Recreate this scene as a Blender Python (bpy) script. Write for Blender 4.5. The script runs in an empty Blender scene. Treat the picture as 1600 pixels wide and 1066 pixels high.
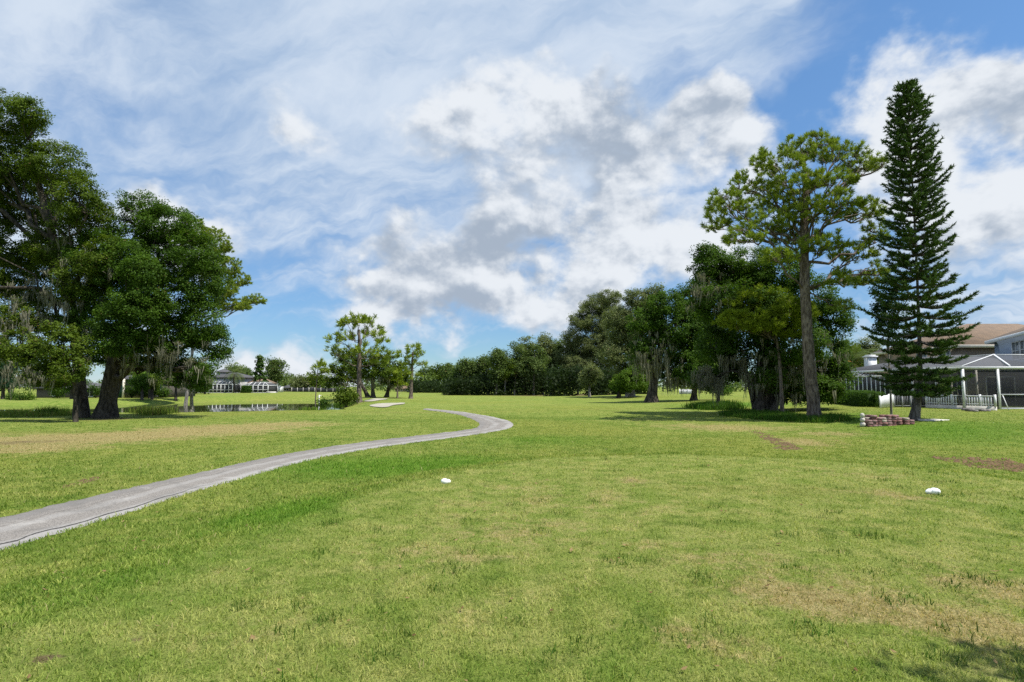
import bpy, math
import numpy as np

R = math.radians
rng = np.random.default_rng(11)
S = bpy.context.scene
COL = S.collection

# ------------------------------------------------------------------ camera
FPX = 890.0                                   # focal length in pixels of the 1600 px wide photograph
PITCH = math.atan(71 / FPX)
CAM = np.array([0.0, 0.0, 1.6])
cd = bpy.data.cameras.new('camera')
cd.sensor_width = 36.0
cd.lens = FPX / 1600 * 36
cd.clip_start, cd.clip_end = 0.05, 6000
cam = bpy.data.objects.new('camera', cd)
COL.objects.link(cam)
cam.location = CAM
cam.rotation_euler = (math.pi / 2 + PITCH, 0, 0)
S.camera = cam
S.view_settings.view_transform = 'Standard'
S.view_settings.look = 'None'
S.view_settings.gamma = 1.0
S.view_settings.exposure = 0.55
S.cycles.max_bounces = 6
S.cycles.transparent_max_bounces = 16
S.cycles.use_denoising = False

# ------------------------------------------------------------------ sun
SUN_EL = R(62)
SUN_AZ = R(120)                               # clockwise from +Y (the view direction): from the right, slightly behind
sd_ = (math.sin(SUN_AZ) * math.cos(SUN_EL), math.cos(SUN_AZ) * math.cos(SUN_EL), math.sin(SUN_EL))
ld = bpy.data.lights.new('sun', 'SUN')
ld.energy = 4.6
ld.angle = R(0.5)
ld.color = (1.0, 0.95, 0.86)
sun = bpy.data.objects.new('sun', ld)
COL.objects.link(sun)
from mathutils import Vector
sun.rotation_euler = Vector(sd_).to_track_quat('Z', 'Y').to_euler()


# ------------------------------------------------------------------ node helpers
class NT:
    def __init__(s, tree):
        s.t = tree

    def n(s, typ, **kw):
        nd = s.t.nodes.new(typ)
        for k, v in kw.items():
            setattr(nd, k, v)
        return nd

    def put(s, sock, v):
        if v is None:
            return
        if isinstance(v, bpy.types.NodeSocket):
            s.t.links.new(v, sock)
        else:
            sock.default_value = v

    def m(s, op, a, b=None, c=None, clamp=False):
        nd = s.n('ShaderNodeMath', operation=op, use_clamp=clamp)
        for i, v in enumerate((a, b, c)):
            if v is not None:
                s.put(nd.inputs[i], v)
        return nd.outputs[0]

    def v(s, op, a, b=None, c=None, scale=None):
        nd = s.n('ShaderNodeVectorMath', operation=op)
        for i, v in enumerate((a, b, c)):
            if v is not None:
                s.put(nd.inputs[i], v)
        if scale is not None:
            s.put(nd.inputs['Scale'], scale)
        return nd.outputs[0]

    def mix(s, f, a, b, blend='MIX'):
        nd = s.n('ShaderNodeMix', data_type='RGBA', blend_type=blend)
        s.put(nd.inputs['Factor'], f)
        for k, v in ((6, a), (7, b)):
            if isinstance(v, tuple) and len(v) == 3:
                v = v + (1,)
            s.put(nd.inputs[k], v)
        return nd.outputs[2]

    def noise(s, vec, scale, detail=4, rough=0.55, dist=0.0):
        nd = s.n('ShaderNodeTexNoise')
        s.put(nd.inputs['Vector'], vec)
        nd.inputs['Scale'].default_value = scale
        nd.inputs['Detail'].default_value = detail
        nd.inputs['Roughness'].default_value = rough
        nd.inputs['Distortion'].default_value = dist
        return nd

    def ss(s, x, a, b, lo=0.0, hi=1.0):
        nd = s.n('ShaderNodeMapRange', interpolation_type='SMOOTHSTEP')
        s.put(nd.inputs[0], x)
        nd.inputs[1].default_value, nd.inputs[2].default_value = a, b
        nd.inputs[3].default_value, nd.inputs[4].default_value = lo, hi
        return nd.outputs[0]

    def attr(s, name):
        return s.n('ShaderNodeAttribute', attribute_name=name)


# ------------------------------------------------------------------ sky: clear Nishita sky, thin veil and cumulus
# cloud cover by direction; authored every 50 px of the photograph, then resampled to azimuth and elevation
#     0    5    10   15   20   25   30
CUM = ["000000000000000000000000000000000",   # y 0
       "000000000000000011000000000058000",   # 50
       "000000000000002488410000000088068",   # 100
       "000000000400357677886688500588799",   # 150
       "000000000852466567888889755688888",   # 200
       "000030000030055444578878830588888",   # 250
       "000089600000334556786566740579988",   # 300
       "000079985200677767898888700577887",   # 350
       "000056774246999988888877600576765",   # 400
       "000000112478998898776555400333444",   # 450
       "000000000037888898750000000000233",   # 500
       "000000077740000001660000000000000",   # 550
       "000000088888420000005530000000000",   # 600
       "000000055554300000000000000000000"]   # 650
VEI = ["666556677767777888888776542211100",
       "544566667777777888876567641100011",
       "554556667777777888765446510000011",
       "643346666777777888877643100000011",
       "654445566777777888877752000000122",
       "665555556667777877765631000001122",
       "666554555666666666555441000001222",
       "555443445555555555444432000002333",
       "444433334444444432222221111223444",
       "333332222233333211111111112234455",
       "333333221112221110000000112245566",
       "333333322221111100000000112245555",
       "333333322222111110000111112244444",
       "333333322222222222222222223333333"]
SHA = ["777777777777777788888777777777777",
       "777777777777777888888777777788888",
       "777777777777777889877778877788888",
       "777777777877889999766888788888888",
       "777777777888878998655888888888888",
       "777777777777777775446888888888888",
       "777788777776667777778888888888888",
       "777788887776665556788888888888877",
       "777778888766555555679988887777777",
       "777777788999755667888777777777777",
       "777777777887766677888877777777777",
       "777777788887777777777777777777777",
       "777777788888777777777777777777777",
       "777777777777777777777777777777777"]


def grid_at(g, px, py):
    px = min(max(px / 50, 0), 31.999)
    py = min(max(py / 50, 0), 12.999)
    i, j = int(px), int(py)
    fx, fy = px - i, py - j
    q = lambda a, b: int(g[a][b]) / 9.0
    return (q(j, i) * (1 - fx) + q(j, i + 1) * fx) * (1 - fy) + (q(j + 1, i) * (1 - fx) + q(j + 1, i + 1) * fx) * fy


def dir_px(az, el):
    d = (math.sin(az) * math.cos(el), math.cos(az) * math.cos(el), math.sin(el))
    c, s = math.cos(PITCH), math.sin(PITCH)
    f = d[1] * c + d[2] * s
    u = -d[1] * s + d[2] * c
    return 800 + FPX * d[0] / f, 533 - FPX * u / f


W = bpy.data.worlds.new('World')
S.world = W
W.use_nodes = True
W.node_tree.nodes.clear()
N = NT(W.node_tree)
out = N.n('ShaderNodeOutputWorld')
sky = N.n('ShaderNodeTexSky', sky_type='NISHITA')
sky.sun_disc = False
sky.sun_elevation = SUN_EL
sky.sun_rotation = SUN_AZ
sky.air_density = 1.0
sky.dust_density = 0.0
sky.ozone_density = 1.0
bg_sky = N.n('ShaderNodeBackground')
skn = N.n('ShaderNodeSeparateXYZ')
N.put(skn.inputs[0], N.n('ShaderNodeTexCoord').outputs['Generated'])
N.put(bg_sky.inputs[0], N.mix(1.0, sky.outputs[0], N.mix(N.ss(skn.outputs[2], -0.05, 0.5), (0.36, 0.50, 0.68), (0.72, 0.95, 1.10)), 'MULTIPLY'))   # humid, polarised blue
bg_sky.inputs[1].default_value = 0.105

dirv = N.n('ShaderNodeTexCoord').outputs['Generated']
wn = N.noise(dirv, 7.0, 4, 0.6)
warp = N.v('SCALE', N.v('SUBTRACT', wn.outputs['Color'], (0.5, 0.5, 0.5)), scale=0.13)
wd = N.v('ADD', dirv, warp)
sep = N.n('ShaderNodeSeparateXYZ')
N.put(sep.inputs[0], wd)
az = N.m('MULTIPLY', N.m('ARCTAN2', sep.outputs[0], sep.outputs[1]), 180 / math.pi)
el = N.m('MULTIPLY', N.m('ARCSINE', sep.outputs[2]), 180 / math.pi)
AZM, NEL, DEL = 46.0, 15, 2.6
ta = N.m('DIVIDE', N.m('ADD', az, AZM), 2 * AZM, clamp=True)
elc = N.m('MINIMUM', N.m('MAXIMUM', el, 0.0), (NEL - 1) * DEL)
acc = None
for j in range(NEL):
    e = j * DEL
    rp = N.n('ShaderNodeValToRGB')
    cr = rp.color_ramp
    cr.interpolation = 'B_SPLINE'
    while len(cr.elements) < 32:
        cr.elements.new(1.0)
    for i in range(32):
        cr.elements[i].position = i / 31
    for i in range(32):
        a = -AZM + 2 * AZM * i / 31
        px, py = dir_px(R(a), R(e))
        cr.elements[i].color = (grid_at(CUM, px, py), grid_at(VEI, px, py), grid_at(SHA, px, py), 1)
    N.put(rp.inputs[0], ta)
    hat = N.m('SUBTRACT', 1.0, N.m('DIVIDE', N.m('ABSOLUTE', N.m('SUBTRACT', elc, e)), DEL), clamp=True)
    term = N.v('SCALE', rp.outputs[0], scale=hat)
    acc = term if acc is None else N.v('ADD', acc, term)
cov = N.n('ShaderNodeSeparateXYZ')
N.put(cov.inputs[0], acc)
cC, cV, cS = cov.outputs

# cumulus detail and relief (the side turned to the sun is brighter)
cst = N.v('MULTIPLY', dirv, (1.0, 1.0, 1.35))
n1 = N.noise(cst, 7.0, 11, 0.55, 0.10).outputs['Fac']
n1b = N.noise(N.v('ADD', cst, (0.012, -0.004, 0.034)), 7.0, 7, 0.55, 0.10).outputs['Fac']
n2 = N.noise(cst, 16.0, 8, 0.58, 0.15).outputs['Fac']
nn = N.m('ADD', N.m('MULTIPLY', N.m('SUBTRACT', n1, 0.5), 2.0), N.m('MULTIPLY', N.m('SUBTRACT', n2, 0.5), 0.5))
dens = N.m('ADD', cC, nn)
alC = N.m('MULTIPLY', N.ss(dens, 0.36, 0.84), N.ss(cC, 0.05, 0.3))
relief = N.m('MULTIPLY', N.m('SUBTRACT', n1, n1b), 3.2)
lum = N.m('ADD', cS, relief)
n2b = N.noise(N.v('ADD', cst, (0.006, 0.0, 0.014)), 16.0, 5, 0.58, 0.15).outputs['Fac']
lum = N.m('ADD', lum, N.m('MULTIPLY', N.m('SUBTRACT', n2, n2b), 0.6))
lum = N.m('ADD', lum, N.m('MULTIPLY', N.m('SUBTRACT', 0.8, dens), 0.16))
ccol = N.mix(N.ss(lum, 0.30, 1.10), (0.37, 0.44, 0.54), (0.78, 0.82, 0.87))
# veil: streaks of thin high cloud seen in perspective
zz = N.m('ADD', N.m('MAXIMUM', sep.outputs[2], 0.0), 0.16)
pl = N.v('SCALE', dirv, scale=N.m('DIVIDE', 1.0, zz))
plr = N.n('ShaderNodeVectorRotate', rotation_type='Z_AXIS')
N.put(plr.inputs['Vector'], pl)
plr.inputs['Angle'].default_value = R(28)
pls = N.v('MULTIPLY', plr.outputs[0], (0.8, 1.5, 0.0))
nv = N.noise(pls, 2.2, 9, 0.6, 0.25).outputs['Fac']
vd = N.m('ADD', cV, N.m('MULTIPLY', N.m('SUBTRACT', nv, 0.5), 1.15))
alV = N.m('MULTIPLY', N.ss(vd, 0.05, 0.78), 0.93)
vcol = N.mix(N.ss(nv, 0.33, 0.68), (0.39, 0.52, 0.71), (0.66, 0.745, 0.855))
inv = N.m('SUBTRACT', 1.0, alC)
alpha = N.m('SUBTRACT', 1.0, N.m('MULTIPLY', inv, N.m('SUBTRACT', 1.0, alV)))
ccm = N.mix(alC, vcol, ccol)
bg_c = N.n('ShaderNodeBackground')
N.put(bg_c.inputs[0], ccm)
bg_c.inputs[1].default_value = 0.72
ms = N.n('ShaderNodeMixShader')
N.put(ms.inputs[0], alpha)
N.put(ms.inputs[1], bg_sky.outputs[0])
N.put(ms.inputs[2], bg_c.outputs[0])
N.put(out.inputs[0], ms.outputs[0])
W.cycles.sampling_method = 'MANUAL'
W.cycles.sample_map_resolution = 512

# ------------------------------------------------------------------ geometry helpers
def sm(x, a, b):
    t = np.clip((np.asarray(x, float) - a) / (b - a), 0, 1)
    return t * t * (3 - 2 * t)


def poly_sd(x, y, poly):
    """signed distance to a closed polygon, negative inside"""
    x = np.asarray(x, float); y = np.asarray(y, float)
    d = np.full(x.shape, 1e9)
    ins = np.zeros(x.shape, bool)
    n = len(poly)
    for i in range(n):
        ax, ay = poly[i]
        bx, by = poly[(i + 1) % n]
        ex, ey = bx - ax, by - ay
        t = np.clip(((x - ax) * ex + (y - ay) * ey) / (ex * ex + ey * ey + 1e-12), 0, 1)
        d = np.minimum(d, np.hypot(x - ax - t * ex, y - ay - t * ey))
        if ay != by:
            c = ((ay > y) != (by > y)) & (x < ex * (y - ay) / (by - ay) + ax)
            ins ^= c
    return np.where(ins, -d, d)


def vnoise(x, y, s, seed=0):
    """smooth value noise on the ground plane, 0..1"""
    r = np.random.default_rng(seed).random((64, 64))
    x = np.asarray(x, float) / s + 1000.0; y = np.asarray(y, float) / s + 1000.0
    i = np.floor(x).astype(int); j = np.floor(y).astype(int)
    fx = x - i; fy = y - j
    fx = fx * fx * (3 - 2 * fx); fy = fy * fy * (3 - 2 * fy)
    g = lambda a, b: r[a % 64, b % 64]
    return (g(i, j) * (1 - fx) + g(i + 1, j) * fx) * (1 - fy) + (g(i, j + 1) * (1 - fx) + g(i + 1, j + 1) * fx) * fy


TEE = [(-3.9, -4), (-3.5, 3), (-3.0, 5.8), (-2.3, 8.6), (-1.0, 11.2), (0.8, 13.2), (4, 13.9), (6.5, 12.9), (8.4, 11.0), (9.3, 8.5), (9.9, 3), (10, -4)]
POND = [(-15, 53), (-20, 68), (-27, 88), (-33, 103), (-46, 104), (-51, 90), (-55, 77), (-74, 71), (-72, 58), (-42, 51), (-27, 48)]
WATER_Z = -0.95


def Hb(x, y):
    x = np.asarray(x, float); y = np.asarray(y, float)
    z = -0.34 + 0.34 * sm(-poly_sd(x, y, TEE), -2.4, 0.3)
    far = sm(y, 22, 60)
    z = z + far * (0.10 * np.sin(x / 19 + 1.0) * np.sin(y / 27 + 0.4))
    z = z + 0.42 * sm(x, 11, 25) * sm(y, 12, 26)
    z = z + 0.28 * sm(-x, 20, 60) * sm(y, 96, 125)
    z = z + 0.45 * np.exp(-(((x - 14) / 16) ** 2 + ((y - 92) / 18) ** 2))
    z = z + 0.35 * np.exp(-(((x + 22) / 9) ** 2 + ((y - 74) / 10) ** 2)) * sm(x, -30, -20)
    z = z + 0.03 * (vnoise(x, y, 3.1, 3) - 0.5) * sm(np.hypot(x, y), 9, 16)
    ps = poly_sd(x, y, POND)
    z = z + (-1.75 - z) * sm(-ps, -5.0, 5.0)
    return z


def ray(px, py):
    a, b = (px - 800) / FPX, (533 - py) / FPX
    c, s = math.cos(PITCH), math.sin(PITCH)
    return np.array([a, c - b * s, s + b * c])


def at(px, py, Y):
    r = ray(px, py)
    return CAM + r * (Y / r[1])


_T = np.geomspace(2.0, 900, 420)


def hit(px, py, off=0.0):
    """where the line of sight through a pixel of the photograph meets the ground"""
    r = ray(px, py)
    p = CAM[None] + r[None] * _T[:, None]
    below = p[:, 2] < Hb(p[:, 0], p[:, 1]) + off
    if not below.any():
        return p[-1]
    k = int(np.argmax(below))
    a, b = _T[max(k - 1, 0)], _T[k]
    for _ in range(18):
        m = (a + b) / 2
        q = CAM + r * m
        if q[2] < float(Hb(q[0], q[1])) + off:
            b = m
        else:
            a = m
    return CAM + r * b


class MB:
    """collects pieces and links them as ONE mesh object"""

    def __init__(s):
        s.v, s.q, s.t, s.a, s.n = [], [], [], [], 0

    def add(s, V, Q=None, T=None, a=0.5):
        V = np.asarray(V, float).reshape(-1, 3)
        s.v.append(V)
        if Q is not None and len(Q):
            s.q.append(np.asarray(Q, int).reshape(-1, 4) + s.n)
        if T is not None and len(T):
            s.t.append(np.asarray(T, int).reshape(-1, 3) + s.n)
        a = np.asarray(a, float)
        s.a.append(np.full(len(V), float(a)) if a.ndim == 0 else a)
        s.n += len(V)
        return s

    def box(s, x0, x1, y0, y1, z0, z1, a=0.5):
        V = [(x, y, z) for z in (z0, z1) for y in (y0, y1) for x in (x0, x1)]
        return s.add(V, [(0, 2, 3, 1), (4, 5, 7, 6), (0, 1, 5, 4), (1, 3, 7, 5), (3, 2, 6, 7), (2, 0, 4, 6)], a=a)

    def bar(s, p, q, w, h=None, a=0.5):
        """square bar between two points"""
        h = h or w
        p = np.asarray(p, float); q = np.asarray(q, float)
        d = (q - p) / (np.linalg.norm(q - p) + 1e-9)
        u = np.cross(d, (0, 0, 1.0)) if abs(d[2]) < 0.95 else np.array([1.0, 0, 0])
        u = u / np.linalg.norm(u); k = np.cross(u, d)
        V = [b + u * w / 2 * i + k * h / 2 * j for b in (p, q) for i, j in ((-1, -1), (1, -1), (1, 1), (-1, 1))]
        return s.add(V, [(0, 1, 2, 3), (7, 6, 5, 4), (0, 4, 5, 1), (1, 5, 6, 2), (2, 6, 7, 3), (3, 7, 4, 0)], a=a)

    def tube(s, P, rad, sides=7, rough=0.0, a=0.5, cap=True):
        P = np.asarray(P, float); rad = np.broadcast_to(np.asarray(rad, float), (len(P),))
        T = np.gradient(P, axis=0)
        T /= np.linalg.norm(T, axis=1)[:, None] + 1e-9
        ref = np.array([1.0, 0, 0]) if abs(T[:, 2]).mean() > 0.7 else np.array([0, 0, 1.0])
        U = np.cross(T, ref); U /= np.linalg.norm(U, axis=1)[:, None] + 1e-9
        Wv = np.cross(T, U)
        an = np.linspace(0, 2 * np.pi, sides, endpoint=False)
        rr = rad[:, None] * (1 + rough * (rng.random((len(P), sides)) - 0.5))
        V = P[:, None] + rr[..., None] * (np.cos(an)[None, :, None] * U[:, None] + np.sin(an)[None, :, None] * Wv[:, None])
        i = np.arange(len(P) - 1)[:, None] * sides; k = np.arange(sides)[None]; k2 = (k + 1) % sides
        Q = np.stack([i + k, i + k2, i + sides + k2, i + sides + k], -1).reshape(-1, 4)
        V = V.reshape(-1, 3)
        T3 = None
        if cap:
            n = len(V)
            V = np.vstack([V, P[-1:]])
            b = (len(P) - 1) * sides
            T3 = [(b + j, b + (j + 1) % sides, n) for j in range(sides)]
        return s.add(V, Q, T3, a=a)

    def build(s, name, mat, parent=None, smooth=False, mats=None):
        V = np.concatenate(s.v)
        me = bpy.data.meshes.new(name)
        q = np.concatenate(s.q) if s.q else np.zeros((0, 4), int)
        t = np.concatenate(s.t) if s.t else np.zeros((0, 3), int)
        me.vertices.add(len(V)); me.vertices.foreach_set('co', V.ravel().astype(np.float32))
        nl = q.size + t.size
        me.loops.add(nl)
        me.loops.foreach_set('vertex_index', np.concatenate([q.ravel(), t.ravel()]).astype(np.int32))
        me.polygons.add(len(q) + len(t))
        st = np.concatenate([np.arange(len(q)) * 4, q.size + np.arange(len(t)) * 3]).astype(np.int32)
        me.polygons.foreach_set('loop_start', st)
        me.update(calc_edges=True)
        if smooth:
            me.polygons.foreach_set('use_smooth', np.ones(len(q) + len(t), bool))
        at_ = me.attributes.new('tint', 'FLOAT', 'POINT')
        at_.data.foreach_set('value', np.concatenate(s.a).astype(np.float32))
        me.validate()
        me.materials.append(mat)
        o = bpy.data.objects.new(name, me)
        COL.objects.link(o)
        if parent is not None:
            o.parent = parent
        return o


def tag(o, label=None, cat=None, group=None, kind=None):
    for k, v in (('label', label), ('category', cat), ('group', group), ('kind', kind)):
        if v:
            o[k] = v
    return o


def thing(name, label, cat, loc=(0, 0, 0), rz=0.0, group=None):
    o = bpy.data.objects.new(name, None)
    o.empty_display_size = 0.3
    COL.objects.link(o)
    o.location = tuple(float(c) for c in loc)
    o.rotation_euler = (0, 0, rz)
    return tag(o, label, cat, group)


# ------------------------------------------------------------------ materials
def mat(name, color, rough=0.8, var=0.0, scale=4.0, bump=0.0, bscale=None, spec=0.3, color2=None, metallic=0.0, detail=5):
    m = bpy.data.materials.new(name)
    m.use_nodes = True
    t = m.node_tree
    b = t.nodes['Principled BSDF']
    b.inputs['Roughness'].default_value = rough
    b.inputs['Metallic'].default_value = metallic
    b.inputs['Specular IOR Level'].default_value = spec
    K = NT(t)
    co = K.n('ShaderNodeTexCoord').outputs['Object']
    nz = K.noise(co, scale, detail, 0.6).outputs['Fac']
    c2 = color2 or tuple(c * (1 - var) for c in color)
    c1 = color if color2 else tuple(min(c * (1 + var), 0.9) for c in color)
    K.put(b.inputs['Base Color'], K.mix(K.ss(nz, 0.3, 0.7), c2, c1))
    if bump:
        bn = K.n('ShaderNodeBump')
        bn.inputs['Strength'].default_value = bump
        bn.inputs['Distance'].default_value = 0.05
        K.put(bn.inputs['Height'], K.noise(co, bscale or scale * 4, 6, 0.65).outputs['Fac'])
        K.put(b.inputs['Normal'], bn.outputs[0])
    return m


def leaf_mat(name, dark, light, dry=(0.2, 0.15, 0.05), dry_at=0.97, trans=0.4, rough=0.55):
    m = bpy.data.materials.new(name)
    m.use_nodes = True
    t = m.node_tree
    b = t.nodes['Principled BSDF']
    K = NT(t)
    tint = K.attr('tint').outputs['Fac']
    c = K.mix(tint, dark, light)
    c = K.mix(K.ss(tint, dry_at, dry_at + 0.02), c, dry)
    K.put(b.inputs['Base Color'], c)
    b.inputs['Roughness'].default_value = rough
    b.inputs['Specular IOR Level'].default_value = 0.10
    tr = K.n('ShaderNodeBsdfTranslucent')
    K.put(tr.inputs[0], K.mix(1.0, c, (1.0, 1.05, 0.55), 'MULTIPLY'))
    mx = K.n('ShaderNodeMixShader')
    mx.inputs[0].default_value = trans
    K.put(mx.inputs[1], b.outputs[0])
    K.put(mx.inputs[2], tr.outputs[0])
    K.put(t.nodes['Material Output'].inputs[0], mx.outputs[0])
    return m


def bark_mat(name, dark, light, scale=6.0):
    m = bpy.data.materials.new(name)
    m.use_nodes = True
    t = m.node_tree
    b = t.nodes['Principled BSDF']
    K = NT(t)
    co = K.n('ShaderNodeTexCoord').outputs['Object']
    st = K.v('MULTIPLY', co, (1, 1, 0.28))
    a = K.noise(st, scale, 8, 0.68, 0.6).outputs['Fac']
    g = K.noise(co, 1.1, 4, 0.6).outputs['Fac']
    c = K.mix(K.ss(a, 0.38, 0.62), dark, light)
    c = K.mix(K.ss(g, 0.55, 0.72), c, tuple(x * 1.25 for x in light))
    K.put(b.inputs['Base Color'], c)
    b.inputs['Roughness'].default_value = 0.9
    b.inputs['Specular IOR Level'].default_value = 0.15
    bn = K.n('ShaderNodeBump')
    bn.inputs['Strength'].default_value = 0.9
    bn.inputs['Distance'].default_value = 0.06
    K.put(bn.inputs['Height'], a)
    K.put(b.inputs['Normal'], bn.outputs[0])
    return m


def screen_mat(name, color, op):
    """insect screen: fine dark mesh one can partly see through"""
    m = bpy.data.materials.new(name)
    m.use_nodes = True
    t = m.node_tree
    K = NT(t)
    b = t.nodes['Principled BSDF']
    b.inputs['Base Color'].default_value = color + (1,)
    b.inputs['Roughness'].default_value = 0.8
    b.inputs['Specular IOR Level'].default_value = 0.1
    tr = K.n('ShaderNodeBsdfTransparent')
    mx = K.n('ShaderNodeMixShader')
    mx.inputs[0].default_value = op
    K.put(mx.inputs[1], tr.outputs[0])
    K.put(mx.inputs[2], b.outputs[0])
    K.put(t.nodes['Material Output'].inputs[0], mx.outputs[0])
    return m


M = dict(
    oak=leaf_mat('oak_leaves', (0.022, 0.055, 0.006), (0.100, 0.185, 0.020), (0.11, 0.10, 0.03)),
    oak_light=leaf_mat('oak_leaves_light', (0.085, 0.115, 0.042), (0.230, 0.265, 0.105), (0.16, 0.13, 0.07)),
    oak_olive=leaf_mat('oak_leaves_olive', (0.040, 0.078, 0.008), (0.140, 0.200, 0.022), (0.17, 0.12, 0.05), 0.95),
    lime=leaf_mat('fresh_leaves', (0.050, 0.105, 0.010), (0.130, 0.220, 0.022), trans=0.35),
    pine=leaf_mat('pine_needles', (0.095, 0.155, 0.016), (0.350, 0.430, 0.055), (0.20, 0.12, 0.03), 0.965, 0.25),
    pine_y=leaf_mat('young_pine_needles', (0.095, 0.150, 0.010), (0.310, 0.390, 0.034), (0.22, 0.13, 0.03), 0.955, 0.25),
    far=leaf_mat('far_leaves', (0.055, 0.098, 0.028), (0.165, 0.225, 0.060)),  # lightened for distance haze, which is put into the leaf colour
    under=leaf_mat('shaded_undergrowth_leaves', (0.010, 0.020, 0.006), (0.032, 0.055, 0.014)),  # shade under the tree row is put into this very dark leaf colour
    fir=leaf_mat('fir_needles', (0.018, 0.046, 0.010), (0.105, 0.175, 0.036), (0.10, 0.10, 0.03), 0.985, 0.12),
    blue=leaf_mat('dark_blue_green_leaves', (0.012, 0.040, 0.020), (0.040, 0.095, 0.040)),
    palm=leaf_mat('palm_fronds', (0.060, 0.100, 0.030), (0.170, 0.210, 0.070), (0.25, 0.13, 0.03), 0.95),
    hedge=leaf_mat('hedge_leaves', (0.022, 0.060, 0.008), (0.090, 0.165, 0.022)),
    moss=leaf_mat('spanish_moss', (0.14, 0.14, 0.10), (0.32, 0.31, 0.23), trans=0.3, rough=0.9),
    reed=leaf_mat('reeds', (0.07, 0.13, 0.015), (0.20, 0.27, 0.05), (0.20, 0.14, 0.06), 0.85),
    weed=leaf_mat('weeds', (0.030, 0.085, 0.008), (0.085, 0.175, 0.018), trans=0.35),
    bark=bark_mat('oak_bark', (0.022, 0.019, 0.015), (0.085, 0.073, 0.060)),
    bark_pale=bark_mat('pale_bark', (0.11, 0.10, 0.085), (0.30, 0.28, 0.245)),
    bark_pine=bark_mat('pine_bark', (0.060, 0.046, 0.036), (0.205, 0.168, 0.138), 9.0),
    bark_fir=bark_mat('fir_bark', (0.060, 0.052, 0.045), (0.175, 0.155, 0.135), 7.0),
    white=mat('white_aluminium', (0.66, 0.67, 0.68), 0.5, 0.06, 3, spec=0.5),
    cream=mat('cream_render', (0.62, 0.58, 0.50), 0.9, 0.06, 2, 0.1),
    tan=mat('tan_render', (0.235, 0.195, 0.155), 0.9, 0.08, 1.5, 0.15, 30),
    blue_wall=mat('blue_grey_render', (0.20, 0.27, 0.38), 0.9, 0.06, 1.5, 0.15, 30),
    grey_wall=mat('grey_render', (0.42, 0.42, 0.41), 0.9, 0.06, 1.5, 0.1, 30),
    shade_wall=mat('shaded_wall_render', (0.10, 0.09, 0.08), 0.9, 0.1, 1.5),  # house walls beneath the trees, with their shade put into the colour
    dark=mat('dark_interior', (0.030, 0.032, 0.036), 0.7, 0.3, 1.0),
    glass=mat('window_glass', (0.16, 0.19, 0.21), 0.08, 0.15, 0.8, spec=0.8),
    green_door=mat('green_shutter', (0.012, 0.060, 0.035), 0.6, 0.2, 3),
    roof_grey=mat('grey_shingle', (0.085, 0.085, 0.09), 0.9, 0.25, 9, 0.4, 14),
    conc=mat('concrete', (0.52, 0.50, 0.46), 0.9, 0.18, 3, 0.2),
    fence_grey=mat('grey_metal', (0.26, 0.27, 0.28), 0.6, 0.1, 3),
    screen=screen_mat('insect_screen', (0.045, 0.048, 0.052), 0.72),
    screen_roof=screen_mat('roof_screen', (0.11, 0.115, 0.125), 0.60),
)


def tile_mat(name, c1, c2, sx, sy):
    m = bpy.data.materials.new(name)
    m.use_nodes = True
    t = m.node_tree
    b = t.nodes['Principled BSDF']
    K = NT(t)
    co = K.n('ShaderNodeTexCoord').outputs['Object']
    br = K.n('ShaderNodeTexBrick')
    K.put(br.inputs['Vector'], K.v('MULTIPLY', co, (sx, sx, sy)))
    br.inputs['Color1'].default_value = c1 + (1,)
    br.inputs['Color2'].default_value = c2 + (1,)
    br.inputs['Mortar'].default_value = tuple(x * 0.45 for x in c1) + (1,)
    br.inputs['Scale'].default_value = 1.0
    br.inputs['Mortar Size'].default_value = 0.03
    nz = K.noise(co, 1.3, 5, 0.6).outputs['Fac']
    K.put(b.inputs['Base Color'], K.mix(K.ss(nz, 0.3, 0.75), br.outputs[0], K.mix(0.5, br.outputs[0], (0.1, 0.08, 0.06))))
    b.inputs['Roughness'].default_value = 0.9
    return m


M['roof_brown'] = tile_mat('brown_shingle', (0.27, 0.185, 0.120), (0.20, 0.135, 0.088), 2.6, 4.0)

# ------------------------------------------------------------------ ground, path, pond, bunkers
UP = [(-60, 822), (0, 807), (100, 783), (200, 762), (300, 740), (400, 717), (500, 699), (600, 686), (680, 677), (725, 672), (745, 668), (749, 662), (738, 655), (720, 648.5), (692, 643.5), (660, 640)]
LO = [(-60, 880), (0, 859), (105, 829), (200, 803), (300, 769), (400, 742), (480, 719), (580, 700), (690, 686), (765, 676), (797, 670), (806, 664), (797, 657.5), (770, 651), (725, 643.5), (664, 637.8)]


def H(x, y):
    z = Hb(x, y)
    return z - 0.07 * sm(-poly_sd(x, y, PATH), 0.0, 0.25) - 0.05 * sm(-poly_sd(x, y, SANDP), 0.0, 0.6)


def resample(P, n):
    P = np.asarray(P, float)
    L = np.concatenate([[0], np.cumsum(np.hypot(*np.diff(P[:, :2], axis=0).T))])
    # smooth (Catmull-like) by cubic interpolation over arc length
    t = np.linspace(0, L[-1], n)
    out = np.stack([np.interp(t, L, P[:, k]) for k in range(P.shape[1])], 1)
    k = np.array([1, 2, 3, 2, 1.0]); k /= k.sum()
    for _ in range(3):
        pad = np.vstack([2 * out[0] - out[2:0:-1], out, 2 * out[-1] - out[-2:-4:-1]])
        out = np.stack([np.convolve(pad[:, c], k, 'valid') for c in range(out.shape[1])], 1)
    return out


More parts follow.
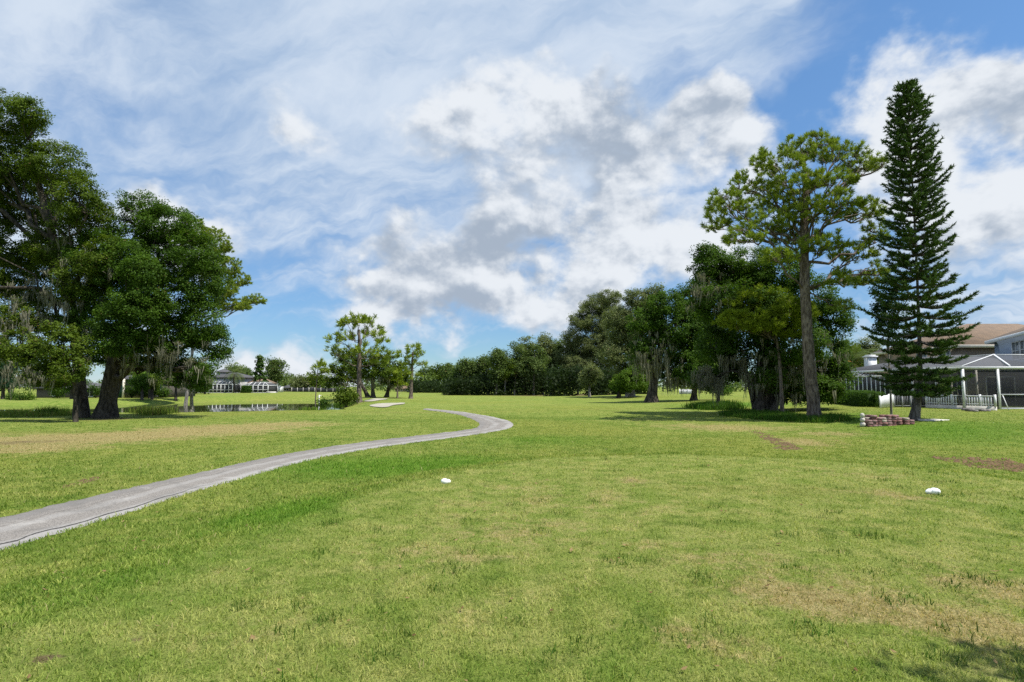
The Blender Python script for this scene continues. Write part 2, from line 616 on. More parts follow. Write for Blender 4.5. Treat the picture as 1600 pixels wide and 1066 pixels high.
def pairs(n):
    """left and right edges of the path on the ground, sampled together"""
    a = np.array([hit(*p) for p in UP]); b = np.array([hit(*p) for p in LO])
    a = np.vstack([a[0] + (a[0] - a[1]) * 1.5, a]); b = np.vstack([b[0] + (b[0] - b[1]) * 1.5, b])
    t = np.concatenate([[0], np.cumsum(np.hypot(*np.diff((a + b)[:, :2] / 2, axis=0).T))])
    s = np.linspace(0, t[-1], n)
    q = np.hstack([np.stack([np.interp(s, t, e[:, k]) for k in range(2)], 1) for e in (a, b)])
    k = np.hanning(15)[1:-1]; k /= k.sum(); h = len(k) // 2
    pad = np.vstack([2 * q[0] - q[h:0:-1], q, 2 * q[-1] - q[-2:-h - 2:-1]])
    q = np.stack([np.convolve(pad[:, c], k, 'valid') for c in range(4)], 1)
    return q[:, :2], q[:, 2:]


PA, PB = pairs(170)
PATH = [tuple(p) for p in np.vstack([PA[::3], PB[::-3]])]
SANDPX = [(574, 634.5), (588, 631.5), (612, 630.5), (634, 629.5), (632, 632), (612, 634), (606, 637), (590, 637)]
SANDP = [tuple(hit(*p)[:2]) for p in SANDPX]
SANDPX2 = [(566, 627.3), (580, 624.5), (607, 622.5), (607, 624.5), (590, 626.5), (578, 628.2)]
SANDP2 = [tuple(hit(*p)[:2]) for p in SANDPX2]


def blobs(x, y, L):
    o = np.zeros(np.shape(x))
    for (cx, cy, rx, ry, amp) in L:
        c = hit(cx, cy); e = hit(cx + rx, cy); f = hit(cx, cy - ry); g = hit(cx, cy + ry)
        sx = np.hypot(*(e - c)[:2]); sy = max(abs(f[1] - g[1]) / 2, 0.05)
        u = np.array([c[0], c[1]]) / np.hypot(c[0], c[1])          # depth axis follows the line of sight
        dx, dy = x - c[0], y - c[1]
        a = dx * u[0] + dy * u[1]; b = dx * u[1] - dy * u[0]
        o = np.maximum(o, amp * np.exp(-((b / sx) ** 2 + (a / sy) ** 2)))
    return o


DRY = [(150, 684, 250, 13, 1.15), (330, 672, 150, 12, 1.0), (440, 664, 110, 8, .8), (60, 700, 110, 12, .9), (-150, 690, 200, 16, .8),
       (1130, 668, 150, 8, .75), (1260, 690, 70, 10, .75), (1300, 678, 90, 6, .7), (1010, 656, 120, 5, .45), (1420, 700, 60, 8, .3),
       (880, 780, 260, 40, .42), (1380, 955, 300, 42, .95), (1250, 905, 260, 40, .62), (1560, 920, 150, 50, .7), (1060, 990, 90, 26, .6), (800, 830, 180, 36, .55), (690, 870, 150, 30, .5), (1020, 860, 200, 40, .42), (740, 950, 160, 30, .35), (420, 980, 200, 26, .35), (250, 900, 160, 16, .3),
       (990, 752, 40, 7, .7), (1400, 775, 110, 12, .6), (1150, 870, 160, 30, .5), (1100, 1010, 120, 25, .6), (1320, 740, 130, 10, .5), (560, 860, 60, 14, .4), (300, 950, 60, 12, .4)]
DIRT = [(150, 684, 250, 10, .42), (330, 670, 140, 9, .36), (1205, 686, 22, 4, .9), (1228, 694, 20, 4, 1), (1240, 701, 16, 3, 1), (1190, 677, 26, 2, .7), (1215, 700, 14, 3, .9), (1500, 718, 40, 3, .9), (1550, 722, 36, 4, 1), (1590, 729, 24, 4, 1), (1470, 716, 26, 2, .8), (1530, 730, 40, 3, .6),
        (70, 1028, 34, 11, 1), (215, 1000, 14, 4, .7), (1165, 1045, 16, 5, .6), (985, 752, 26, 4, .6), (40, 691, 90, 5, .7), (140, 750, 20, 3, .7), (110, 757, 20, 2, .5), (300, 702, 16, 2, .6), (905, 618, 34, 1.6, .8), (60, 692, 60, 5, .55), (1068, 652, 8, 1.4, .9), (560, 629, 26, 2, .8), (165, 655, 50, 3, .9), (1190, 646, 34, 3, .6), (1425, 660, 20, 4, .6)]
LUSH = [(1480, 672, 190, 24, .75), (1340, 654, 50, 14, .8), (620, 728, 140, 18, 1.0), (440, 800, 120, 26, .85), (850, 688, 140, 12, .6), (60, 632, 200, 6, .5), (320, 620, 120, 4, .35), (1150, 632, 120, 5, .9), (1590, 800, 60, 40, .5),
        (200, 900, 250, 60, .5), (960, 1050, 80, 40, .6), (1400, 1050, 300, 22, .5), (760, 1040, 200, 30, .3)]


def masks(x, y):
    tee = sm(-poly_sd(x, y, TEE), -0.35, 0.5)
    return dict(tee=tee, dry=np.clip(blobs(x, y, DRY), 0, 1), dirt=np.clip(blobs(x, y, DIRT), 0, 1), lush=np.clip(blobs(x, y, LUSH), 0, 1))


def grass_color(K, pos):
    """albedo of the turf from where it stands: cut tee, lush rough, straw and bare soil"""
    nA = K.noise(pos, 0.22, 5, 0.6).outputs['Fac']
    nB = K.noise(pos, 1.7, 6, 0.65).outputs['Fac']
    nC = K.noise(pos, 9.0, 6, 0.7).outputs['Fac']
    nD = K.noise(pos, 0.055, 3, 0.5).outputs['Fac']
    tee, dry, dirt, lush = [K.attr(k).outputs['Fac'] for k in ('tee', 'dry', 'dirt', 'lush')]
    g = K.mix(K.ss(nA, 0.35, 0.65), (0.150, 0.222, 0.034), (0.222, 0.278, 0.058))
    g = K.mix(K.ss(nB, 0.35, 0.7), g, (0.310, 0.335, 0.085))
    g = K.mix(K.m('MULTIPLY', K.ss(nD, 0.45, 0.62), 0.35), g, (0.260, 0.250, 0.045))
    t = K.mix(K.ss(nB, 0.35, 0.68), (0.245, 0.305, 0.066), (0.400, 0.395, 0.135))
    g = K.mix(K.m('MULTIPLY', K.ss(K.m('ADD', tee, K.m('MULTIPLY', K.m('SUBTRACT', nA, 0.5), 0.5)), 0.2, 0.8), 0.78), g, t)
    nE = K.noise(pos, 3.6, 5, 0.7).outputs['Fac']
    g = K.mix(K.m('MULTIPLY', K.ss(nE, 0.50, 0.34), 0.65), g, (0.105, 0.165, 0.026))
    g = K.mix(K.m('MULTIPLY', K.ss(nE, 0.56, 0.70), 0.5), g, (0.370, 0.340, 0.145))
    bands = K.noise(K.v('MULTIPLY', pos, (0.035, 0.16, 1.0)), 1.0, 5, 0.65).outputs['Fac']
    g = K.mix(K.m('MULTIPLY', K.ss(bands, 0.44, 0.30), 0.55), g, (0.100, 0.180, 0.022))
    g = K.mix(K.m('MULTIPLY', K.ss(bands, 0.54, 0.68), 0.45), g, (0.275, 0.255, 0.080))
    lu = K.mix(K.ss(nB, 0.3, 0.7), (0.092, 0.200, 0.016), (0.145, 0.255, 0.028))
    g = K.mix(K.m('MULTIPLY', K.ss(K.m('ADD', lush, K.m('MULTIPLY', K.m('SUBTRACT', nA, 0.5), 0.8)), 0.1, 0.9), 0.9), g, lu)
    dn = K.m('ADD', dry, K.m('ADD', K.m('MULTIPLY', K.m('SUBTRACT', nB, 0.5), 1.5), K.m('MULTIPLY', K.m('SUBTRACT', nC, 0.5), 1.5)))
    st = K.mix(K.ss(nC, 0.35, 0.65), (0.300, 0.215, 0.090), (0.500, 0.400, 0.205))
    g = K.mix(K.m('MULTIPLY', K.ss(dn, 0.28, 0.85), 0.85), g, st)
    di = K.m('ADD', dirt, K.m('ADD', K.m('MULTIPLY', K.m('SUBTRACT', nB, 0.5), 1.0), K.m('MULTIPLY', K.m('SUBTRACT', nC, 0.5), 1.3)))
    so = K.mix(K.ss(nC, 0.3, 0.7), (0.120, 0.080, 0.045), (0.235, 0.170, 0.105))
    g = K.mix(K.m('MULTIPLY', K.ss(di, 0.45, 0.8), 0.9), g, so)
    return g, nC


def ground_material():
    m = bpy.data.materials.new('turf')
    m.use_nodes = True
    t = m.node_tree
    b = t.nodes['Principled BSDF']
    K = NT(t)
    pos = K.n('ShaderNodeNewGeometry').outputs['Position']
    g, nC = grass_color(K, pos)
    nF = K.noise(pos, 42.0, 4, 0.75).outputs['Fac']
    nG = K.noise(pos, 13.0, 5, 0.75).outputs['Fac']
    g = K.mix(K.ss(nF, 0.25, 0.75), K.mix(1.0, g, (0.46, 0.52, 0.42), 'MULTIPLY'), K.mix(1.0, g, (1.10, 1.10, 1.05), 'MULTIPLY'))
    g = K.mix(K.m('MULTIPLY', K.ss(nG, 0.5, 0.3), 0.5), g, K.mix(1.0, g, (0.6, 0.7, 0.5), 'MULTIPLY'))
    K.put(b.inputs['Base Color'], g)
    b.inputs['Roughness'].default_value = 0.95
    b.inputs['Specular IOR Level'].default_value = 0.08
    bn = K.n('ShaderNodeBump')
    bn.inputs['Strength'].default_value = 0.8
    bn.inputs['Distance'].default_value = 0.06
    K.put(bn.inputs['Height'], K.m('ADD', nF, nG))
    K.put(b.inputs['Normal'], bn.outputs[0])
    return m


def blade_material():
    m = bpy.data.materials.new('grass_blades')
    m.use_nodes = True
    t = m.node_tree
    b = t.nodes['Principled BSDF']
    K = NT(t)
    pos = K.n('ShaderNodeNewGeometry').outputs['Position']
    g, nC = grass_color(K, pos)
    ti = K.attr('tint').outputs['Fac']
    g = K.mix(ti, K.mix(1.0, g, (0.44, 0.66, 0.36), 'MULTIPLY'), K.mix(1.0, g, (1.55, 1.42, 1.60), 'MULTIPLY'))
    g = K.mix(K.ss(ti, 0.90, 0.94), g, (0.40, 0.34, 0.17))
    K.put(b.inputs['Base Color'], g)
    b.inputs['Roughness'].default_value = 0.55
    b.inputs['Specular IOR Level'].default_value = 0.08
    tr = K.n('ShaderNodeBsdfTranslucent')
    K.put(tr.inputs[0], K.mix(1.0, g, (1.1, 1.15, 0.6), 'MULTIPLY'))
    mx = K.n('ShaderNodeMixShader')
    mx.inputs[0].default_value = 0.35
    K.put(mx.inputs[1], b.outputs[0])
    K.put(mx.inputs[2], tr.outputs[0])
    K.put(t.nodes['Material Output'].inputs[0], mx.outputs[0])
    return m


def set_attrs(o, x, y):
    for k, v in masks(x, y).items():
        a = o.data.attributes.new(k, 'FLOAT', 'POINT')
        a.data.foreach_set('value', np.asarray(v, np.float32))


def polar(n_r, r0, r1, angles):
    r = np.concatenate([[0.0], np.geomspace(r0, r1, n_r)])
    A, RR = np.meshgrid(angles, r)
    return RR * np.sin(A), RR * np.cos(A)


ang = np.concatenate([np.linspace(-np.pi, -0.95, 70)[:-1], np.linspace(-0.95, 0.95, 420), np.linspace(0.95, np.pi, 70)[1:]])
gx, gy = polar(300, 1.0, 2500, ang)
gz = H(gx, gy)
nr, na = gx.shape
i = np.arange(nr - 1)[:, None] * na; k = np.arange(na - 1)[None]
Q = np.stack([i + k, i + na + k, i + na + k + 1, i + k + 1], -1).reshape(-1, 4)
mb = MB().add(np.stack([gx, gy, gz], -1).reshape(-1, 3), Q)
ground = mb.build('ground', ground_material(), smooth=True)
set_attrs(ground, gx.ravel(), gy.ravel())
tag(ground, kind='structure', label='mown golf course turf with dry patches', cat='ground')


def path_material():
    m = bpy.data.materials.new('worn_asphalt')
    m.use_nodes = True
    t = m.node_tree
    b = t.nodes['Principled BSDF']
    K = NT(t)
    pos = K.n('ShaderNodeNewGeometry').outputs['Position']
    ac = K.attr('tint').outputs['Fac']          # 0..1 across the path
    al = K.noise(pos, 0.8, 4, 0.6).outputs['Fac']
    f = K.noise(pos, 38, 5, 0.85).outputs['Fac']
    sp = K.noise(pos, 34, 4, 0.75).outputs['Fac']
    acw = K.m('ADD', ac, K.m('MULTIPLY', K.m('SUBTRACT', al, 0.5), 0.22))
    c = K.mix(K.ss(f, 0.36, 0.64), (0.120, 0.110, 0.100), (0.325, 0.302, 0.275))
    lane = K.m('SINE', K.m('MULTIPLY', acw, 17.0))
    c = K.mix(K.m('MULTIPLY', K.ss(lane, -0.2, 0.9), 0.45), c, (0.33, 0.32, 0.305))
    c = K.mix(K.m('MULTIPLY', K.ss(acw, 0.30, 0.12), 0.55), c, (0.135, 0.126, 0.120))
    c = K.mix(K.m('MULTIPLY', K.ss(acw, 0.74, 0.86), 0.5), c, (0.36, 0.35, 0.335))
    c = K.mix(K.m('MULTIPLY', K.ss(sp, 0.5, 0.68), 0.45), c, (0.12, 0.115, 0.11))
    pt = K.noise(pos, 1.1, 7, 0.7, 0.4).outputs['Fac']
    c = K.mix(K.m('MULTIPLY', K.ss(pt, 0.50, 0.62), 0.55), c, (0.155, 0.148, 0.138))
    c = K.mix(K.m('MULTIPLY', K.ss(pt, 0.42, 0.33), 0.45), c, (0.40, 0.385, 0.36))
    # crack running along the tee side
    wob = K.m('MULTIPLY', K.m('SUBTRACT', K.noise(pos, 1.0, 7, 0.72).outputs['Fac'], 0.5), 0.10)
    d = K.m('ABSOLUTE', K.m('SUBTRACT', K.m('ADD', ac, wob), 0.83))
    sy = K.n('ShaderNodeSeparateXYZ')
    K.put(sy.inputs[0], pos)
    near = K.ss(sy.outputs[1], 12.5, 10.0)
    c = K.mix(K.m('MULTIPLY', K.m('MULTIPLY', K.ss(d, 0.022, 0.008), near), 0.92), c, (0.035, 0.033, 0.032))
    d2 = K.m('ABSOLUTE', K.m('SUBTRACT', K.m('ADD', ac, K.m('MULTIPLY', wob, 1.6)), 0.33))
    c = K.mix(K.m('MULTIPLY', K.ss(d2, 0.02, 0.004), 0.35), c, (0.07, 0.065, 0.06))
    K.put(b.inputs['Base Color'], c)
    b.inputs['Roughness'].default_value = 0.95
    b.inputs['Specular IOR Level'].default_value = 0.1
    bn = K.n('ShaderNodeBump')
    bn.inputs['Strength'].default_value = 0.7
    bn.inputs['Distance'].default_value = 0.012
    K.put(bn.inputs['Height'], K.m('ADD', f, sp))
    K.put(b.inputs['Normal'], bn.outputs[0])
    return m


na = 9
w = np.linspace(0, 1, na)
edge = 0.26 * (vnoise(np.arange(170) * 0.9, 0 * np.arange(170), 1.0, 5) - 0.5)
dirn = (PB - PA) / np.linalg.norm(PB - PA, axis=1)[:, None]
PA2, PB2 = PA - dirn * edge[:, None], PB + dirn * edge[::-1, None]
P2 = PA2[:, None] * (1 - w[None, :, None]) + PB2[:, None] * w[None, :, None]
pz = Hb(P2[..., 0], P2[..., 1]) - 0.012 + 0.012 * np.sin(np.pi * w)[None]
V = np.concatenate([P2, pz[..., None]], -1).reshape(-1, 3)
i = np.arange(169)[:, None] * na; k = np.arange(na - 1)[None]
Q = np.stack([i + k, i + k + 1, i + na + k + 1, i + na + k], -1).reshape(-1, 4)
pth = MB().add(V, Q, a=np.tile(w, 170)).build('path', path_material(), smooth=True)
tag(pth, kind='structure', label='grey worn asphalt cart path winding across the grass', cat='path')

# water of the pond
m = bpy.data.materials.new('pond_water')
m.use_nodes = True
b = m.node_tree.nodes['Principled BSDF']
K = NT(m.node_tree)
b.inputs['Base Color'].default_value = (0.040, 0.045, 0.022, 1)
b.inputs['Roughness'].default_value = 0.03
b.inputs['Specular IOR Level'].default_value = 0.6
bn = K.n('ShaderNodeBump')
bn.inputs['Strength'].default_value = 0.05
bn.inputs['Distance'].default_value = 0.02
K.put(bn.inputs['Height'], K.noise(K.v('MULTIPLY', K.n('ShaderNodeNewGeometry').outputs['Position'], (1, 0.5, 1)), 2.0, 3, 0.5).outputs['Fac'])
K.put(b.inputs['Normal'], bn.outputs[0])
pc = np.array([-42.0, 74.0])
ring = [(pc[0] + (p[0] - pc[0]) * 1.14, pc[1] + (p[1] - pc[1]) * 1.14, WATER_Z) for p in POND]
n = len(ring)
wat = MB().add(ring + [(pc[0], pc[1], WATER_Z)], None, [(j, (j + 1) % n, n) for j in range(n)]).build('pond_water', m)
tag(wat, kind='structure', label='still dark pond reflecting the white screen rooms', cat='water')

# sand bunkers
sand = mat('bunker_sand', (0.36, 0.335, 0.275), 0.95, 0.12, 1.5, 0.3, 20, 0.1)


def sheet(poly, off, name, mt, label):
    for _ in range(3):                      # round the outline off
        poly = [q for a, b in zip(poly, poly[1:] + poly[:1]) for q in ((a[0] * .75 + b[0] * .25, a[1] * .75 + b[1] * .25), (a[0] * .25 + b[0] * .75, a[1] * .25 + b[1] * .75))]
    c = np.mean(poly, axis=0)
    rings = []
    for s in (1.0, 0.7, 0.35):
        rings += [(c[0] + (p[0] - c[0]) * s, c[1] + (p[1] - c[1]) * s) for p in poly]
    P = np.array(rings + [tuple(c)])
    n = len(poly)
    z = Hb(P[:, 0], P[:, 1]) + off
    Q = [(r * n + j, r * n + (j + 1) % n, (r + 1) * n + (j + 1) % n, (r + 1) * n + j) for r in (0, 1) for j in range(n)]
    T = [(2 * n + j, 2 * n + (j + 1) % n, 3 * n) for j in range(n)]
    o = MB().add(np.column_stack([P, z]), Q, T).build(name, mt, smooth=True)
    return tag(o, label, 'sand', kind='structure')


sheet(SANDP, 0.05, 'bunker_sand', sand, 'pale sand of the nearer bunker beside the path')
sheet(SANDP2, 0.05, 'bunker_sand', sand, 'thin strip of pale sand under the tall pine')


# ------------------------------------------------------------------ grass blades
def blades(x, y, L, wd, tint, lean):
    n = len(x)
    z = H(x, y) - 0.004
    th = rng.random(n) * 2 * np.pi
    ph = rng.random(n) * 2 * np.pi
    d = np.stack([np.cos(th), np.sin(th), 0 * th], 1)
    s = np.stack([np.cos(ph), np.sin(ph), 0 * ph], 1) * (wd / 2)[:, None]
    b = np.stack([x, y, z], 1)
    up = np.array([0, 0, 1.0])
    c1 = np.cos(lean * 0.55); s1 = np.sin(lean * 0.55)
    m1 = b + (d * s1[:, None] + up * c1[:, None]) * (L * 0.55)[:, None]
    c2 = np.cos(lean * 1.35); s2 = np.sin(lean * 1.35)
    tip = m1 + (d * s2[:, None] + up * c2[:, None]) * (L * 0.45)[:, None]
    V = np.stack([b - s, b + s, m1 + s * 0.8, m1 - s * 0.8, tip], 1)
    o = np.arange(n)[:, None] * 5
    return V.reshape(-1, 3), o + np.array([[0, 1, 2, 3]]), o + np.array([[3, 2, 4]]), np.repeat(tint, 5)


def scatter(n, r0, r1, a0, a1, pw):
    """radius density falling as r**-pw per unit area"""
    u = rng.random(n); e = 2 - pw
    r = (r0 ** e + u * (r1 ** e - r0 ** e)) ** (1 / e)
    a = a0 + rng.random(n) * (a1 - a0)
    return r * np.sin(a), r * np.cos(a), r


mb = MB()
for (n, r0, r1, pw) in ((520000, 2.2, 62.0, 1.75),):
    x, y, r = scatter(n, r0, r1, -0.88, 0.88, pw)
    keep = (poly_sd(x, y, PATH) > -0.16 * rng.random(n) ** 2) & (poly_sd(x, y, POND) > 2)
    mk = masks(x, y)
    keep &= rng.random(n) > sm(r, 22, 60)
    keep &= rng.random(n) > 0.75 * np.clip(mk['dirt'] * 1.4, 0, 1)
    keep &= rng.random(n) > 0.35 * mk['dry']
    x, y, r = x[keep], y[keep], r[keep]
    tee = sm(-poly_sd(x, y, TEE), -0.35, 0.6)
    lush = masks(x, y)['lush']
    sc = (np.maximum(r, 3.5) / 3.5) ** 0.62
    n = len(x)
    clump = vnoise(x, y, 0.16, 8)
    L = (0.036 + 0.036 * rng.random(n)) * (1 - 0.30 * tee * sm(r, 3.5, 7)) * (1 + 0.25 * lush) * (1 - 0.45 * sm(r, 10, 26)) * (0.65 + 0.7 * clump) * sc ** 0.5 * 0.8
    wd = (0.0036 + 0.0034 * rng.random(n)) * sc
    mb.add(*blades(x, y, L, wd * (1 - 0.2 * tee), np.clip(0.25 * clump + 0.75 * rng.random(n), 0, 1), 0.45 + 1.05 * rng.random(n)))
gr = mb.build('grass', blade_material())
vx = np.concatenate(mb.v)
set_attrs(gr, vx[:, 0], vx[:, 1])
tag(gr, 'short green and straw coloured grass blades covering the tee and lawn', 'grass', kind='stuff')

# ------------------------------------------------------------------ trees
def unit(n):
    v = rng.normal(size=(n, 3))
    return v / np.linalg.norm(v, axis=1)[:, None]


def norm(v):
    return v / (np.linalg.norm(v, axis=-1, keepdims=True) + 1e-9)


def leaf_quads(mb, C, Nn, size, tint, asp=0.55):
    n = len(C)
    t = norm(np.cross(Nn, unit(n)))
    b = np.cross(Nn, t)
    L = (size * (0.7 + 0.6 * rng.random(n)))[:, None]
    w = L * asp
    V = np.stack([C - t * L * 0.5, C + b * w * 0.5 - Nn * L * 0.08, C + t * L * 0.5, C - b * w * 0.5 - Nn * L * 0.08], 1)
    q = np.arange(n)[:, None] * 4 + np.arange(4)[None]
    mb.add(V.reshape(-1, 3), q, a=np.repeat(tint, 4))


def clumps(lobes, dens, shell=(0.55, 1.0), under=0.75):
    """clump centres spread through the outer part of each lobe; returns centre, outward direction, lobe index"""
    P, D, I = [], [], []
    for k, (c, r) in enumerate(lobes):
        area = 4 * np.pi * (((r[0] * r[1]) ** 1.6 + (r[0] * r[2]) ** 1.6 + (r[1] * r[2]) ** 1.6) / 3) ** (1 / 1.6)
        n = max(5, int(area * dens))
        u = unit(n)
        u[:, 2] = np.where(u[:, 2] < 0, u[:, 2] * under, u[:, 2])
        rad = shell[0] + (shell[1] - shell[0]) * rng.random(n) ** 0.6
        rad *= np.where(rng.random(n) < 0.10, 1.15, 1.0)
        P.append(c + u * r * rad[:, None]); D.append(u); I.append(np.full(n, k))
    return np.concatenate(P), np.concatenate(D), np.concatenate(I)


def px_lobes(L, Y, base, depth=0.8, spread=0.5):
    """lobes given in photograph pixels -> world ellipsoids around the depth of the tree"""
    out = []
    s0 = Y / FPX
    xs = [l[0] for l in L]
    half = (max(xs) - min(xs)) / 2 * s0
    for l in L:
        cx, cy, rx, ry = l[:4]
        dz = l[4] if len(l) > 4 else rng.uniform(-1, 1) * spread * (rx * s0 + 0.25 * half)
        Yl = Y + dz
        s = Yl / FPX
        out.append((at(cx, cy, Yl), np.array([rx * s, (rx * 0.6 + ry * 0.4) * s * depth, ry * s])))
    return out


def curve(p, q, sag=0.0, n=6, jit=0.05):
    p = np.asarray(p, float); q = np.asarray(q, float)
    t = np.linspace(0, 1, n)[:, None]
    P = p + (q - p) * t
    L = np.linalg.norm(q - p)
    P[:, 2] += sag * L * np.sin(np.pi * t[:, 0])
    P[1:-1] += rng.normal(size=(n - 2, 3)) * L * jit
    return P


def trunk_mesh(mb, path, r0, r1, flare=1.5, sides=12, fl_h=0.9):
    P = resample(np.asarray(path, float), max(8, 4 * len(path)))
    P[0] = path[0]
    h = P[:, 2] - P[0, 2]
    t = np.linspace(0, 1, len(P))
    rad = r0 * (1 - t) + r1 * t
    rad = rad * (1 + (flare - 1) * np.exp(-h / (0.4 * fl_h)))
    P = np.vstack([P[0] - (0, 0, 0.35), P]); rad = np.concatenate([[rad[0] * 1.15], rad])
    mb.tube(P, rad, sides, 0.16)
    return P


def limbs(mb, tp, r0, lobes, P, I, n_twig=7, sag=0.12, lo=0.3, rs=0.5, jit=0.06):
    """limbs from the trunk into each lobe and branchlets out to its clumps"""
    top = tp[-1]
    hz = tp[:, 2]
    for k, (c, r) in enumerate(lobes):
        # leave the trunk below the lobe
        zt = tp[1, 2] + (min(c[2], hz[-1]) - tp[1, 2]) * rng.uniform(0.55, 0.85)
        zt = max(zt, tp[1, 2] + lo * (hz[-1] - tp[1, 2]))
        j = int(np.argmin(abs(hz - zt)))
        src = tp[j]
        if c[2] > hz[-1] and rng.random() < 0.7:
            src = tp[-1 - rng.integers(0, 2)]
        L = np.linalg.norm(c - src)
        cu = curve(src, c - (0, 0, r[2] * 0.25), sag, 8, jit)
        ra = max(0.03, min(r0 * rs, 0.028 * L + 0.02))
        mb.tube(cu, np.linspace(ra, ra * 0.35, 8), 6, 0.15, cap=False)
        idx = np.where(I == k)[0]
        for q in rng.permutation(idx)[:n_twig]:
            s = cu[rng.integers(3, 8)]
            mb.tube(curve(s, P[q], 0.08, 5, 0.07), np.linspace(ra * 0.38, 0.012, 5), 4, cap=False)


def moss_strands(mb, pts, n_each, l0, l1, w=0.05):
    """tresses of fine hanging threads, longest in the middle of each tress"""
    for p in pts:
        Lc = l0 + (l1 - l0) * rng.random() ** 1.8
        lean = rng.normal(size=2) * 0.06
        sp = 0.07 + 0.10 * rng.random() + 0.8 * w
        tv = rng.random() * 0.6
        for _ in range(n_each * 3):
            o = rng.normal(size=3) * (sp, sp, 0.08)
            L = Lc * rng.uniform(0.35, 1.0) * math.exp(-1.2 * (o[0] ** 2 + o[1] ** 2) / sp ** 2 * 0.25)
            t = np.linspace(0, 1, 6)
            a = rng.random() * np.pi
            sx = np.array([math.cos(a), math.sin(a), 0])
            ww = w * rng.uniform(0.25, 0.75) * (1 - t * 0.8)
            cx = p + o + np.stack([lean[0] * t * L + 0.05 * L * np.cumsum(rng.normal(size=6)) * 0.4, lean[1] * t * L + 0.05 * L * np.cumsum(rng.normal(size=6)) * 0.4, -t * L], 1)
            cx[:, :2] -= t[:, None] * o[None, :2] * 0.5
            V = np.concatenate([cx - sx * ww[:, None], cx + sx * ww[:, None]])
            mb.add(V, [(j, j + 1, j + 7, j + 6) for j in range(5)], a=min(0.93, tv + 0.35 * rng.random()))


def broad_tree(kind, label, base, lobes_px, path_px=None, r0=0.3, leaf=0.16, dens=1.9, per=80, rc=0.5, lm='oak', bm='bark', moss=(), moss_n=4,
               moss_l=(0.5, 1.6), group=None, Y=None, cat='tree', flare=1.6, spread=0.5, depth=0.8, n_twig=7, extra=None, sides=12, trunks=None, moss_w=0.05):
    """oak-like tree: trunk with limbs, crown of leaf clumps, hanging moss"""
    b = hit(*base)
    if Y:
        b = at(base[0], base[1], Y); b[2] = float(H(b[0], b[1]))
    Y = b[1]
    root = thing(kind, label, cat, b, 0, group)
    lob = px_lobes(lobes_px, Y, b, depth, spread)
    P, D, I = clumps(lob, dens * 1.25)
    tm = MB()
    if path_px:
        path = [b] + [at(px, py, Y + (d[0] if d else 0)) for px, py, *d in path_px]
    else:
        c = np.mean([l[0] for l in lob], axis=0)
        zt = b[2] + (max(l[0][2] for l in lob) - b[2]) * 0.62
        path = [b, b + ((c - b) * 0.12) * (1, 1, 0) + (0, 0, (zt - b[2]) * 0.35), b + ((c - b) * 0.6) * (1, 1, 0) + (0, 0, zt - b[2])]
    tp = trunk_mesh(tm, path, r0, r0 * 0.45, flare, sides)
    limbs(tm, tp, r0, lob, P, I, n_twig)
    for (bx, by, tx, ty, rr) in (trunks or ()):
        q = hit(bx, by)
        trunk_mesh(tm, [q, (q + at(tx, ty, Y)) / 2 + rng.normal(size=3) * 0.1, at(tx, ty, Y)], rr, rr * 0.6, 1.4, 9)
    loc = lambda A: [setattr(A, 'v', [v - b for v in A.v])]
    loc(tm); tm.build('trunk', M[bm], root, True)
    cm = MB()
    n = len(P)
    ct = rng.random(n)
    crad = rc * (0.6 + 0.8 * rng.random(n))
    kk = (per * (0.6 + 0.8 * rng.random(n))).astype(int)
    idx = np.repeat(np.arange(n), kk)
    off = unit(len(idx)) * (rng.random(len(idx)) ** 0.45 * crad[idx])[:, None] * (1, 1, 0.72)
    Nn = norm(D[idx] * 0.5 + unit(len(idx)) * 0.75 + (0, 0, 0.55))
    tint = np.clip(0.62 * ct[idx] + 0.38 * rng.random(len(idx)), 0, 1)
    tint = np.where(rng.random(len(idx)) < 0.012, 1.0, tint * 0.94)
    leaf_quads(cm, P[idx] + off - b, Nn, np.full(len(idx), leaf), tint)
    cm.build('crown', M[lm], root)
    if moss:
        mm = MB()
        pts = []
        FP = P[P[:, 1] < np.quantile(P[:, 1], 0.45)]
        for (mx, my, sx, sy, cnt) in moss:
            for _ in range(cnt):
                g = at(mx + rng.normal() * sx, my + rng.normal() * sy, Y + rng.uniform(-1.0, 0.6) * spread * 3 - 0.6)
                q = FP[np.argmin(((FP - g) ** 2 * (1, 0.15, 1)).sum(1))]
                pts.append(np.array([g[0] * .5 + q[0] * .5, q[1] - 0.35, g[2] * .45 + q[2] * .55 - 0.15]) - b)
        moss_strands(mm, pts, moss_n, moss_l[0], moss_l[1], moss_w)
        mm.build('moss', M['moss'], root)['kind'] = 'stuff'
    return root


def needles(mb, C, D, n, L, w, spread=0.75, tints=None):
    """pine tufts: fans of needles round each shoot tip"""
    m = len(C)
    idx = np.repeat(np.arange(m), n)
    k = len(idx)
    d = norm(D[idx] * 0.75 + unit(k) * spread)
    ln = (L * (0.65 + 0.5 * rng.random(k)))[:, None]
    s = norm(np.cross(d, unit(k))) * w
    o = C[idx] + unit(k) * L * 0.10 - D[idx] * (rng.random(k) * L * 0.5)[:, None]
    V = np.stack([o - s * 0.5, o + s * 0.5, o + d * ln * 0.6 + s * 0.6, o + d * ln * 0.6 - s * 0.6, o + d * ln], 1)
    q = np.arange(k)[:, None] * 5 + np.array([[0, 1, 2, 3]])
    t = np.arange(k)[:, None] * 5 + np.array([[3, 2, 4]])
    ti = np.clip(0.55 * tints[idx] + 0.45 * rng.random(k), 0, 1) if tints is not None else rng.random(k)
    mb.add(V.reshape(-1, 3), q, t, a=np.repeat(ti, 5))


